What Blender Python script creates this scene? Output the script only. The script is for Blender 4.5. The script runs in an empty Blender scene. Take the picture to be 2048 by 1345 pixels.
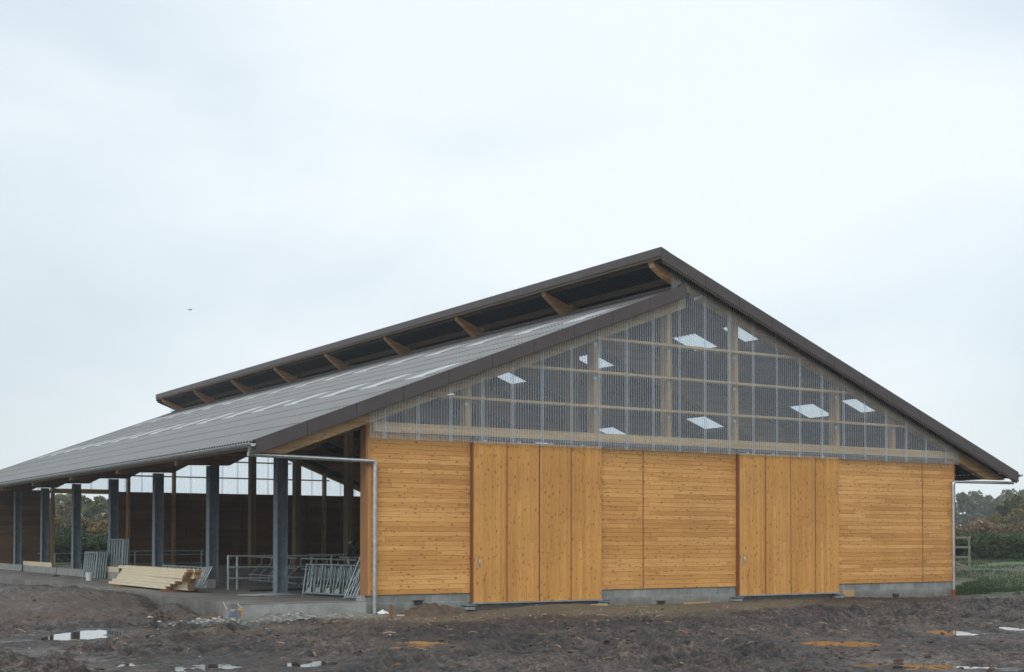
import bpy, bmesh, math, random
import numpy as np
from mathutils import Vector, Matrix
R = math.radians
S = bpy.context.scene
COL = S.collection

# ---------------------------------------------------------------- camera, sky, sun, exposure
cam = bpy.data.cameras.new('camera')
cam.sensor_width = 36.0
cam.lens = 36.0 * 2687.2 / 2048
cam.shift_y = 344.88 / 2048
cam.clip_start = 0.1
cam.clip_end = 6000
co = bpy.data.objects.new('camera', cam)
COL.objects.link(co)
CAM = Vector((-13.9922, -28.6191, 1.3434))
co.matrix_world = Matrix.Translation(CAM) @ Matrix.Rotation(-0.5615, 4, 'Z') @ Matrix.Rotation(math.pi / 2 + 0.0224, 4, 'X') @ Matrix.Rotation(0.001, 4, 'Z')
S.camera = co
S.view_settings.view_transform = 'Standard'
S.view_settings.look = 'None'
S.view_settings.exposure = 0.06
S.view_settings.gamma = 1.0
S.cycles.transparent_max_bounces = 14
S.cycles.max_bounces = 8

SUN_EL, SUN_ROT = 38, 232      # degrees; overcast, brightest part of the sky behind the viewer
w = bpy.data.worlds.new('World')
S.world = w
w.use_nodes = True
nt = w.node_tree
nt.nodes.clear()
def N(tree, typ, **kw):
    n = tree.nodes.new(typ)
    for k, v in kw.items():
        if k.startswith('_'):
            n.inputs[int(k[1:])].default_value = v
        else:
            setattr(n, k, v)
    return n
L = lambda tree, a, b: tree.links.new(a, b)
def ramp(tree, stops, fac=None, interp='LINEAR'):
    r = tree.nodes.new('ShaderNodeValToRGB')
    r.color_ramp.interpolation = interp
    e = r.color_ramp.elements
    while len(e) < len(stops): e.new(0.5)
    for i, (p, c) in enumerate(stops):
        e[i].position = p
        e[i].color = (*c, 1) if len(c) == 3 else c
    if fac is not None: L(tree, fac, r.inputs[0])
    return r
tc = N(nt, 'ShaderNodeTexCoord')
sky = N(nt, 'ShaderNodeTexSky', sky_type='NISHITA', sun_disc=False, sun_elevation=R(SUN_EL), sun_rotation=R(SUN_ROT))
bg1 = N(nt, 'ShaderNodeBackground'); bg1.inputs[1].default_value = 0.05
bw = N(nt, 'ShaderNodeRGBToBW'); L(nt, sky.outputs[0], bw.inputs[0])
dm = N(nt, 'ShaderNodeMixRGB'); dm.inputs[0].default_value = 0.75; L(nt, sky.outputs[0], dm.inputs[1]); L(nt, bw.outputs[0], dm.inputs[2])
L(nt, dm.outputs[0], bg1.inputs[0])
mp = N(nt, 'ShaderNodeMapping'); mp.inputs['Scale'].default_value = (1, 1, 2.2); mp.inputs['Location'].default_value = (-2.64, -11.53, 16.48)
L(nt, tc.outputs['Generated'], mp.inputs[0])
n1 = N(nt, 'ShaderNodeTexNoise'); n1.inputs['Scale'].default_value = 2.3; n1.inputs['Detail'].default_value = 4; n1.inputs['Roughness'].default_value = 0.45; n1.inputs['Distortion'].default_value = 0.3
L(nt, mp.outputs[0], n1.inputs['Vector'])
cr = ramp(nt, [(0.33, (0.49, 0.585, 0.64)), (0.48, (0.61, 0.69, 0.74)), (0.63, (0.735, 0.795, 0.83))], n1.outputs[0])
sep = N(nt, 'ShaderNodeSeparateXYZ'); L(nt, tc.outputs['Generated'], sep.inputs[0])
# an overcast sky is brighter towards the zenith than at the horizon
el = ramp(nt, [(0.0, (0.80, 0.80, 0.80)), (0.10, (0.86, 0.86, 0.86)), (0.24, (0.98, 0.98, 0.98)), (0.42, (1.05, 1.05, 1.05)), (0.80, (1.75, 1.72, 1.65)), (1.0, (2.0, 1.95, 1.85))], sep.outputs[2])
mul = N(nt, 'ShaderNodeMixRGB', blend_type='MULTIPLY'); mul.inputs[0].default_value = 1
L(nt, cr.outputs[0], mul.inputs[1]); L(nt, el.outputs[0], mul.inputs[2])
bg2 = N(nt, 'ShaderNodeBackground'); bg2.inputs[1].default_value = 1.0
L(nt, mul.outputs[0], bg2.inputs[0])
add = N(nt, 'ShaderNodeAddShader')
L(nt, bg1.outputs[0], add.inputs[0]); L(nt, bg2.outputs[0], add.inputs[1])
wo = N(nt, 'ShaderNodeOutputWorld'); L(nt, add.outputs[0], wo.inputs[0])

sl = bpy.data.lights.new('sun', 'SUN'); sl.energy = 1.0; sl.angle = R(30); sl.color = (1.0, 0.95, 0.88)
so = bpy.data.objects.new('sun', sl); COL.objects.link(so)
so.location = (-20, -40, 40)
sd = Vector((-math.sin(R(52)) * math.cos(R(SUN_EL)), -math.cos(R(52)) * math.cos(R(SUN_EL)), math.sin(R(SUN_EL))))
so.rotation_euler = sd.to_track_quat('Z', 'Y').to_euler()

# ---------------------------------------------------------------- helpers
class MB:
    def __init__(s): s.v = []; s.f = []; s.m = []; s.sm = []
    def add(s, vs, fs, mi=0, smooth=False):
        o = len(s.v); s.v += [tuple(p) for p in vs]
        s.f += [tuple(i + o for i in f) for f in fs]; s.m += [mi] * len(fs); s.sm += [smooth] * len(fs)
    def box(s, x0, x1, y0, y1, z0, z1, mi=0):
        s.add([(x0,y0,z0),(x1,y0,z0),(x1,y1,z0),(x0,y1,z0),(x0,y0,z1),(x1,y0,z1),(x1,y1,z1),(x0,y1,z1)],
              [(0,3,2,1),(4,5,6,7),(0,1,5,4),(1,2,6,5),(2,3,7,6),(3,0,4,7)], mi)
    def obox(s, c, ax, ay, az, mi=0):   # centre and three half-axes
        c, ax, ay, az = map(Vector, (c, ax, ay, az))
        vs = [c+sx*ax+sy*ay+sz*az for sz in (-1,1) for sx, sy in ((-1,-1),(1,-1),(1,1),(-1,1))]
        s.add(vs, [(0,3,2,1),(4,5,6,7),(0,1,5,4),(1,2,6,5),(2,3,7,6),(3,0,4,7)], mi)
    def prism(s, poly, a, b, axis='y', mi=0):   # poly of (x,z) extruded in y from a to b
        n = len(poly)
        P = (lambda p, t: (p[0], t, p[1])) if axis == 'y' else (lambda p, t: (t, p[0], p[1]))
        s.add([P(p, a) for p in poly] + [P(p, b) for p in poly],
              [tuple(range(n)), tuple(range(2*n-1, n-1, -1))] + [(i, i+n, (i+1) % n + n, (i+1) % n) for i in range(n)], mi)
    def tube(s, pts, r, n=8, mi=0, caps=True):
        pts = [Vector(p) for p in pts]; rs = r if isinstance(r, (list, tuple)) else [r] * len(pts)
        rings = []; up = None
        for i, p in enumerate(pts):
            d = (pts[min(i+1, len(pts)-1)] - pts[max(i-1, 0)]).normalized()
            if up is None: up = d.orthogonal().normalized()
            up = (up - d * up.dot(d)).normalized(); sd_ = d.cross(up)
            rings.append([p + rs[i] * (math.cos(2*math.pi*k/n) * up + math.sin(2*math.pi*k/n) * sd_) for k in range(n)])
        vs = [q for rg in rings for q in rg]
        fs = [(i*n+k, i*n+(k+1) % n, (i+1)*n+(k+1) % n, (i+1)*n+k) for i in range(len(pts)-1) for k in range(n)]
        s.add(vs, fs, mi, True)
        if caps:
            s.add(rings[0], [tuple(range(n-1, -1, -1))], mi); s.add(rings[-1], [tuple(range(n))], mi)
    def build(s, name, mats, parent=None, bevel=0.0):
        me = bpy.data.meshes.new(name); me.from_pydata(s.v, [], s.f)
        for m in (mats if isinstance(mats, (list, tuple)) else [mats]): me.materials.append(m)
        me.polygons.foreach_set('material_index', s.m); me.polygons.foreach_set('use_smooth', s.sm)
        bm = bmesh.new(); bm.from_mesh(me); bmesh.ops.recalc_face_normals(bm, faces=bm.faces); bm.to_mesh(me); bm.free()
        o = bpy.data.objects.new(name, me); COL.objects.link(o)
        if parent is not None: o.parent = parent
        if bevel:
            b = o.modifiers.new('edge', 'BEVEL'); b.width = bevel; b.segments = 2; b.limit_method = 'ANGLE'
        return o
def np_mesh(name, verts, faces, mats, parent=None, smooth=False, mi=None):
    me = bpy.data.meshes.new(name)
    verts = np.asarray(verts, np.float32); faces = np.asarray(faces, np.int32)
    k = faces.shape[1]
    me.vertices.add(len(verts)); me.vertices.foreach_set('co', verts.ravel())
    me.loops.add(faces.size); me.loops.foreach_set('vertex_index', faces.ravel())
    me.polygons.add(len(faces)); me.polygons.foreach_set('loop_start', np.arange(0, faces.size, k, dtype=np.int32))
    for m in (mats if isinstance(mats, (list, tuple)) else [mats]): me.materials.append(m)
    if smooth: me.polygons.foreach_set('use_smooth', np.ones(len(faces), bool))
    if mi is not None: me.polygons.foreach_set('material_index', np.asarray(mi, np.int32))
    me.update(calc_edges=True); me.validate()
    o = bpy.data.objects.new(name, me); COL.objects.link(o)
    if parent is not None: o.parent = parent
    return o
def tag(o, label=None, cat=None, group=None, kind=None):
    for k, v in (('label', label), ('category', cat), ('group', group), ('kind', kind)):
        if v: o[k] = v
    return o
def empty(name, loc, rz=0, label=None, cat=None, group=None):
    o = bpy.data.objects.new(name, None); COL.objects.link(o)
    o.location = loc; o.rotation_euler = (0, 0, rz); o.empty_display_size = 0.2
    return tag(o, label, cat, group)
def dup(o, parent=None):
    c = o.copy(); COL.objects.link(c); c.parent = parent
    for ch in list(o.children): dup(ch, c)
    return c

# ---------------------------------------------------------------- materials
def new_mat(name):
    m = bpy.data.materials.new(name); m.use_nodes = True; t = m.node_tree
    b = t.nodes['Principled BSDF']
    return m, t, b
def coords(t, scale=(1, 1, 1), src='Object'):
    c = N(t, 'ShaderNodeTexCoord'); m = N(t, 'ShaderNodeMapping'); m.inputs['Scale'].default_value = scale
    L(t, c.outputs[src], m.inputs[0]); return m.outputs[0]
def noise(t, vec, scale, detail=4, rough=0.5, dist=0.0):
    n = N(t, 'ShaderNodeTexNoise'); n.inputs['Scale'].default_value = scale; n.inputs['Detail'].default_value = detail
    n.inputs['Roughness'].default_value = rough; n.inputs['Distortion'].default_value = dist
    if vec is not None: L(t, vec, n.inputs['Vector'])
    return n.outputs[0]
def math_(t, op, a, b=None, c=None, clamp=False):
    n = N(t, 'ShaderNodeMath', operation=op); n.use_clamp = clamp
    for i, x in enumerate((a, b, c)):
        if x is None: continue
        if isinstance(x, (int, float)): n.inputs[i].default_value = x
        else: L(t, x, n.inputs[i])
    return n.outputs[0]
def mixc(t, fac, a, b, mode='MIX'):
    n = N(t, 'ShaderNodeMixRGB', blend_type=mode)
    for i, x in enumerate((fac, a, b)):
        if isinstance(x, (int, float)): n.inputs[i].default_value = x
        elif isinstance(x, tuple): n.inputs[i].default_value = (*x, 1)
        else: L(t, x, n.inputs[i])
    return n.outputs[0]
def bump(t, b, h, strength, dist=0.01):
    n = N(t, 'ShaderNodeBump'); n.inputs['Strength'].default_value = strength; n.inputs['Distance'].default_value = dist
    L(t, h, n.inputs['Height']); L(t, n.outputs[0], b.inputs['Normal'])

def mottled(name, c0, c1, scale=6, rough=0.8, metallic=0, bmp=0.3, bd=0.01, stretch=(1, 1, 1), rr=0.0, c2=None):
    m, t, b = new_mat(name)
    v = coords(t, stretch); n = noise(t, v, scale, 6, 0.62)
    st = [(0.32, c0), (0.68, c1)] + ([(0.8, c2)] if c2 else [])
    r = ramp(t, st, n); L(t, r.outputs[0], b.inputs['Base Color'])
    b.inputs['Metallic'].default_value = metallic; b.inputs['Roughness'].default_value = rough
    if rr:
        rg = math_(t, 'MULTIPLY_ADD', n, rr, rough - rr / 2); L(t, rg, b.inputs['Roughness'])
    if bmp: bump(t, b, noise(t, v, scale * 4, 5, 0.6), bmp, bd)
    return m

def board_mat(name, axis='h', bw=0.116, joint=4.1, cols=((0.545, 0.262, 0.066), (0.635, 0.318, 0.090), (0.715, 0.385, 0.126)), knots=True):
    """Softwood boards: a tint for each board length, long grain, dark knots and hairline butt joints."""
    m, t, b = new_mat(name)
    c = N(t, 'ShaderNodeTexCoord'); s = N(t, 'ShaderNodeSeparateXYZ'); L(t, c.outputs['Object'], s.inputs[0])
    xy = math_(t, 'ADD', s.outputs[0], s.outputs[1])
    u, v = (xy, s.outputs[2]) if axis == 'h' else (s.outputs[2], xy)
    bi = math_(t, 'FLOOR', math_(t, 'DIVIDE', v, bw))
    wn = N(t, 'ShaderNodeTexWhiteNoise', noise_dimensions='1D'); L(t, bi, wn.inputs['W'])
    us = math_(t, 'DIVIDE', math_(t, 'MULTIPLY_ADD', wn.outputs[0], 9.7, u), joint)
    seg = math_(t, 'FLOOR', us)
    w2 = N(t, 'ShaderNodeTexWhiteNoise', noise_dimensions='2D')
    cv = N(t, 'ShaderNodeCombineXYZ'); L(t, bi, cv.inputs[0]); L(t, seg, cv.inputs[1]); L(t, cv.outputs[0], w2.inputs['Vector'])
    base = ramp(t, [(0.05, cols[0]), (0.5, cols[1]), (0.95, cols[2])], w2.outputs[0]).outputs[0]
    g = N(t, 'ShaderNodeCombineXYZ'); L(t, math_(t, 'MULTIPLY', u, 0.9), g.inputs[0]); L(t, math_(t, 'MULTIPLY', v, 26), g.inputs[1]); L(t, math_(t, 'MULTIPLY', w2.outputs[0], 40), g.inputs[2])
    gr = noise(t, g.outputs[0], 2.0, 5, 0.6, 0.6)
    base = mixc(t, 1.0, base, ramp(t, [(0.25, (0.72, 0.66, 0.60)), (0.55, (1, 1, 1)), (0.8, (1.13, 1.13, 1.12))], gr).outputs[0], 'MULTIPLY')
    big = noise(t, coords(t), 0.55, 3, 0.5)
    base = mixc(t, 1.0, base, ramp(t, [(0.3, (0.88, 0.86, 0.83)), (0.7, (1.08, 1.08, 1.08))], big).outputs[0], 'MULTIPLY')
    if knots:
        k = N(t, 'ShaderNodeCombineXYZ'); L(t, math_(t, 'MULTIPLY_ADD', w2.outputs[0], 11.3, math_(t, 'MULTIPLY', u, 5.2)), k.inputs[0]); L(t, math_(t, 'MULTIPLY', v, 1 / bw), k.inputs[1])
        vo = N(t, 'ShaderNodeTexVoronoi', voronoi_dimensions='2D'); vo.inputs['Scale'].default_value = 1.0; L(t, k.outputs[0], vo.inputs['Vector'])
        sc = N(t, 'ShaderNodeSeparateXYZ'); L(t, vo.outputs['Color'], sc.inputs[0])
        size = math_(t, 'MULTIPLY_ADD', sc.outputs[0], 0.42, -0.12)
        kn = math_(t, 'SUBTRACT', 1.0, math_(t, 'DIVIDE', vo.outputs['Distance'], math_(t, 'MAXIMUM', size, 0.001)), clamp=True)
        kf = math_(t, 'MULTIPLY', math_(t, 'POWER', kn, 0.7), 0.85)
        base = mixc(t, kf, base, (0.17, 0.062, 0.018))
    fr = math_(t, 'FRACT', us)
    jt = math_(t, 'LESS_THAN', fr, 0.006 / joint * 1.2)
    base = mixc(t, math_(t, 'MULTIPLY', jt, 0.75), base, (0.10, 0.045, 0.02))
    L(t, base, b.inputs['Base Color']); b.inputs['Roughness'].default_value = 0.62
    bump(t, b, gr, 0.25, 0.002)
    return m

M = {}
M['siding'] = board_mat('larch_boards_horizontal', 'h')
M['door'] = board_mat('larch_boards_upright', 'v', 0.125, 9.0, cols=((0.525, 0.248, 0.054), (0.585, 0.285, 0.067), (0.64, 0.325, 0.086)))
M['edge'] = mottled('stained_edge', (0.15, 0.048, 0.022), (0.24, 0.080, 0.034), 9, 0.6, stretch=(8, 8, 0.5))
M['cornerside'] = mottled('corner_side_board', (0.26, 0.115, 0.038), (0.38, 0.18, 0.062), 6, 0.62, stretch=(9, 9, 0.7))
M['trim'] = mottled('timber_trim', (0.44, 0.20, 0.055), (0.60, 0.30, 0.10), 5, 0.62, stretch=(9, 9, 0.7))
M['glulam'] = board_mat('glulam', 'h', 0.045, 2.6, cols=((0.50, 0.30, 0.13), (0.58, 0.37, 0.17), (0.64, 0.42, 0.20)))
M['post'] = board_mat('post_timber', 'v', 0.06, 3.0, cols=((0.47, 0.29, 0.13), (0.55, 0.35, 0.16), (0.60, 0.39, 0.19)))
M['inner'] = board_mat('shade_toned_frame_timber', 'h', 0.045, 2.6, cols=((0.17, 0.095, 0.045), (0.215, 0.125, 0.06), (0.26, 0.155, 0.08)), knots=False)  # same wood as the glulam, interior shade put into a darker colour
M['tip'] = board_mat('half_shade_toned_rafter_timber', 'h', 0.045, 2.6, cols=((0.30, 0.17, 0.085), (0.36, 0.21, 0.105), (0.42, 0.25, 0.13)), knots=False)  # same frame wood with less shade in its colour, so ridge tips stand out
M['innerpost'] = board_mat('shade_toned_post_timber', 'v', 0.06, 3.0, cols=((0.20, 0.135, 0.06), (0.245, 0.165, 0.075), (0.28, 0.19, 0.09)), knots=False)  # darker copy of the post timber, carrying the dimness indoors in its colour
M['innerwall'] = board_mat('shade_toned_inner_boards', 'h', 0.116, 4.1, cols=((0.16, 0.078, 0.030), (0.20, 0.100, 0.038), (0.24, 0.125, 0.050)))  # darker copy of the siding, interior shade painted into the tint
M['track'] = mottled('dull_track_steel', (0.06, 0.065, 0.07), (0.14, 0.15, 0.155), 7, 0.6)
M['purlin'] = mottled('shade_toned_purlin_timber', (0.05, 0.034, 0.024), (0.09, 0.062, 0.042), 4, 0.8, stretch=(5, 0.4, 5))  # roof timber with the shade below the sheets worked into its colour
M['lumber'] = mottled('fresh_sawn_timber', (0.56, 0.46, 0.31), (0.70, 0.61, 0.45), 4, 0.7, stretch=(6, 0.4, 9))
M['endgrain'] = mottled('cut_end_grain', (0.26, 0.135, 0.065), (0.46, 0.27, 0.14), 14, 0.8)
M['concrete'] = mottled('cast_concrete', (0.20, 0.205, 0.20), (0.33, 0.335, 0.32), 2.2, 0.85, bmp=0.4)
M['slab'] = mottled('floor_concrete', (0.085, 0.078, 0.070), (0.23, 0.215, 0.20), 1.1, 0.72, bmp=0.4, rr=0.4, c2=(0.30, 0.29, 0.27))
M['steel'] = mottled('galvanised_steel', (0.20, 0.235, 0.26), (0.34, 0.38, 0.41), 7, 0.5, metallic=0.35, bmp=0.05, rr=0.2)
M['column'] = mottled('galvanised_column', (0.14, 0.18, 0.22), (0.23, 0.28, 0.32), 5, 0.6, metallic=0.1, bmp=0.05, rr=0.2)
M['pipe'] = mottled('zinc_pipe', (0.42, 0.44, 0.46), (0.60, 0.62, 0.63), 9, 0.33, metallic=0.85, bmp=0.0, rr=0.12)
M['tube'] = mottled('galvanised_tube', (0.17, 0.22, 0.23), (0.34, 0.39, 0.40), 9, 0.45, metallic=0.5, bmp=0.0, rr=0.15)
M['fascia'] = mottled('brown_trim_sheet', (0.052, 0.038, 0.037), (0.070, 0.054, 0.053), 2.5, 0.5, bmp=0.08, rr=0.15)
M['dark'] = mottled('dark_rubber', (0.015, 0.015, 0.016), (0.04, 0.04, 0.042), 8, 0.7)
M['clay'] = mottled('clay_pipe', (0.42, 0.10, 0.045), (0.55, 0.16, 0.07), 8, 0.6)
M['white'] = mottled('white_plastic', (0.62, 0.63, 0.62), (0.76, 0.77, 0.76), 6, 0.45, bmp=0.1)
M['stake'] = mottled('rough_stake', (0.34, 0.20, 0.09), (0.52, 0.34, 0.17), 12, 0.8, stretch=(6, 6, 1))
M['brownstake'] = mottled('brown_lath', (0.17, 0.075, 0.035), (0.27, 0.13, 0.06), 12, 0.8, stretch=(6, 6, 1))
M['sheet'] = mottled('fibre_sheet', (0.35, 0.37, 0.36), (0.52, 0.54, 0.52), 5, 0.5)
M['greyblock'] = mottled('grey_offcut', (0.10, 0.10, 0.11), (0.24, 0.25, 0.26), 6, 0.8, stretch=(1, 1, 4))

def block_mat():
    m, t, b = new_mat('concrete_blocks')
    c = N(t, 'ShaderNodeTexCoord'); s = N(t, 'ShaderNodeSeparateXYZ'); L(t, c.outputs['Object'], s.inputs[0])
    cv = N(t, 'ShaderNodeCombineXYZ'); L(t, s.outputs[0], cv.inputs[0]); L(t, math_(t, 'ADD', s.outputs[2], 0.2), cv.inputs[1])
    br = N(t, 'ShaderNodeTexBrick'); br.offset = 0.5
    for k, v in (('Scale', 1.0), ('Mortar Size', 0.006), ('Brick Width', 0.5), ('Row Height', 0.2), ('Bias', 0.0), ('Mortar Smooth', 0.3)): br.inputs[k].default_value = v
    br.inputs['Color1'].default_value = (0.20, 0.21, 0.205, 1); br.inputs['Color2'].default_value = (0.30, 0.315, 0.305, 1); br.inputs['Mortar'].default_value = (0.36, 0.37, 0.355, 1)
    L(t, cv.outputs[0], br.inputs['Vector'])
    n = noise(t, coords(t), 3.0, 7, 0.65)
    col = mixc(t, 0.75, br.outputs[0], ramp(t, [(0.3, (0.55, 0.55, 0.55)), (0.5, (0.85, 0.85, 0.83)), (0.72, (1.15, 1.15, 1.12))], n).outputs[0], 'MULTIPLY')
    # mud splashed up from the ground
    mud = math_(t, 'MULTIPLY', math_(t, 'SUBTRACT', 1.0, math_(t, 'MULTIPLY_ADD', s.outputs[2], 3.2, 1.55), clamp=True), math_(t, 'MULTIPLY', noise(t, coords(t, (1, 1, 3)), 4, 4), 1.5), clamp=True)
    col = mixc(t, mud, col, (0.13, 0.10, 0.075))
    L(t, col, b.inputs['Base Color']); b.inputs['Roughness'].default_value = 0.88
    bump(t, b, noise(t, coords(t), 30, 4), 0.35, 0.006)
    return m
M['blocks'] = block_mat()

def roof_mat():
    m, t, b = new_mat('fibre_cement_roofing')
    v = coords(t); n = noise(t, v, 1.4, 7, 0.65); n2 = noise(t, coords(t, (0.25, 3, 0.25)), 2.0, 4)
    r = ramp(t, [(0.3, (0.108, 0.106, 0.108)), (0.7, (0.170, 0.168, 0.172))], n)
    col = mixc(t, 0.5, r.outputs[0], ramp(t, [(0.3, (0.75, 0.74, 0.74)), (0.7, (1.15, 1.15, 1.15))], n2).outputs[0], 'MULTIPLY')
    ge = N(t, 'ShaderNodeNewGeometry'); col = mixc(t, ge.outputs['Backfacing'], col, (0.019, 0.034, 0.048))   # shade under the roof put into the underside colour
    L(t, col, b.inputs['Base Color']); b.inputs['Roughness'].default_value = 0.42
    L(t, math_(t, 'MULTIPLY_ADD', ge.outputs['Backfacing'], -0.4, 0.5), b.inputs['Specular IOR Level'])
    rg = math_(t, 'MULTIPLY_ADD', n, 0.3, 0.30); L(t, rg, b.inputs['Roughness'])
    return m
M['roof'] = roof_mat()

def sheet_mat(name, haze, tint, rough, ior, milk=(0.80, 0.88, 0.97), edge=2.3):
    """Clear plastic sheet: mostly see-through, reflects more at grazing angles, a little milky."""
    m = bpy.data.materials.new(name); m.use_nodes = True; t = m.node_tree; t.nodes.clear()
    tr = N(t, 'ShaderNodeBsdfTransparent'); tr.inputs[0].default_value = (*tint, 1)
    df = N(t, 'ShaderNodeBsdfDiffuse'); df.inputs[0].default_value = (*milk, 1)
    tl = N(t, 'ShaderNodeBsdfTranslucent'); tl.inputs[0].default_value = (*milk, 1)
    gl = N(t, 'ShaderNodeBsdfGlossy'); gl.inputs['Roughness'].default_value = rough
    ge = N(t, 'ShaderNodeNewGeometry'); dt = N(t, 'ShaderNodeVectorMath', operation='DOT_PRODUCT'); L(t, ge.outputs['Normal'], dt.inputs[0]); L(t, ge.outputs['Incoming'], dt.inputs[1])
    cs = math_(t, 'ABSOLUTE', dt.outputs['Value']); gz_ = math_(t, 'SUBTRACT', 1.0, cs, clamp=True)
    fr = math_(t, 'MULTIPLY_ADD', math_(t, 'POWER', gz_, 5.0), 0.85, ior)
    mk = N(t, 'ShaderNodeMixShader'); mk.inputs[0].default_value = 0.5; L(t, df.outputs[0], mk.inputs[1]); L(t, tl.outputs[0], mk.inputs[2])
    m1 = N(t, 'ShaderNodeMixShader'); L(t, tr.outputs[0], m1.inputs[1]); L(t, mk.outputs[0], m1.inputs[2])
    n = noise(t, coords(t), 1.1, 5, 0.6)
    L(t, math_(t, 'MULTIPLY_ADD', math_(t, 'POWER', gz_, 1.8), edge, math_(t, 'MULTIPLY_ADD', n, haze * 0.8, haze * 0.6), clamp=True), m1.inputs[0])
    m2 = N(t, 'ShaderNodeMixShader'); L(t, fr, m2.inputs[0]); L(t, m1.outputs[0], m2.inputs[1]); L(t, gl.outputs[0], m2.inputs[2])
    o = N(t, 'ShaderNodeOutputMaterial'); L(t, m2.outputs[0], o.inputs[0])
    return m
M['poly'] = sheet_mat('clear_corrugated_sheet', 0.035, (0.88, 0.94, 0.985), 0.10, 0.06)
M['lap'] = sheet_mat('overlapping_sheet_edge', 0.16, (0.86, 0.90, 0.91), 0.15, 0.08)
M['skylight'] = sheet_mat('translucent_roof_sheet', 0.46, (0.93, 0.95, 0.96), 0.25, 0.05, (0.9, 0.93, 0.95), 0.1)

# ---------------------------------------------------------------- noise for terrain
rng = np.random.default_rng(7)
TAB = rng.random((256, 256)).astype(np.float32)
def vnoise(x, y, seed=0):
    x = x + seed * 17.13; y = y + seed * 9.71
    xi = np.floor(x).astype(int); yi = np.floor(y).astype(int); fx = x - xi; fy = y - yi
    fx = fx * fx * (3 - 2 * fx); fy = fy * fy * (3 - 2 * fy)
    a = TAB[xi & 255, yi & 255]; b_ = TAB[(xi + 1) & 255, yi & 255]; c = TAB[xi & 255, (yi + 1) & 255]; d = TAB[(xi + 1) & 255, (yi + 1) & 255]
    return (a * (1 - fx) + b_ * fx) * (1 - fy) + (c * (1 - fx) + d * fx) * fy
def fbm(x, y, s, octs=4, g=0.5, seed=0):
    r = 0; a = 1; tot = 0
    for i in range(octs):
        r = r + a * vnoise(x * s, y * s, seed + i); tot += a; a *= g; s *= 2.03
    return r / tot
sm = lambda t: np.clip(t, 0, 1) ** 2 * (3 - 2 * np.clip(t, 0, 1))
VD = (math.sin(0.5615), math.cos(0.5615)); VR = (VD[1], -VD[0])
# puddles: centre x, y, half width across, half length along the tracks
PUD = [(-7.37,-3.04,0.62,1.3),(-8.76,-7.03,0.26,0.3),(-8.24,-7.45,0.16,0.3),(-8.17,-9.1,0.34,0.5),(-7.5,-10.1,0.5,0.7),(-6.06,-10.5,0.36,0.5),(-2.71,-7.83,0.5,0.42),(-3.38,-8.54,0.4,0.36),(3.41,-11.83,0.66,0.75),(1.08,-15.17,0.80,0.6),(7.2,-11.0,0.46,0.9),(10.5,-9.26,0.30,0.7),(8.3,-12.3,0.3,0.6),(1.87,-15.83,0.36,0.36),(3.06,-4.13,0.42,0.44),(9.2,-10.9,0.3,0.6),(-0.6,-14.1,0.3,0.3)]
WATER = -0.478
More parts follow.
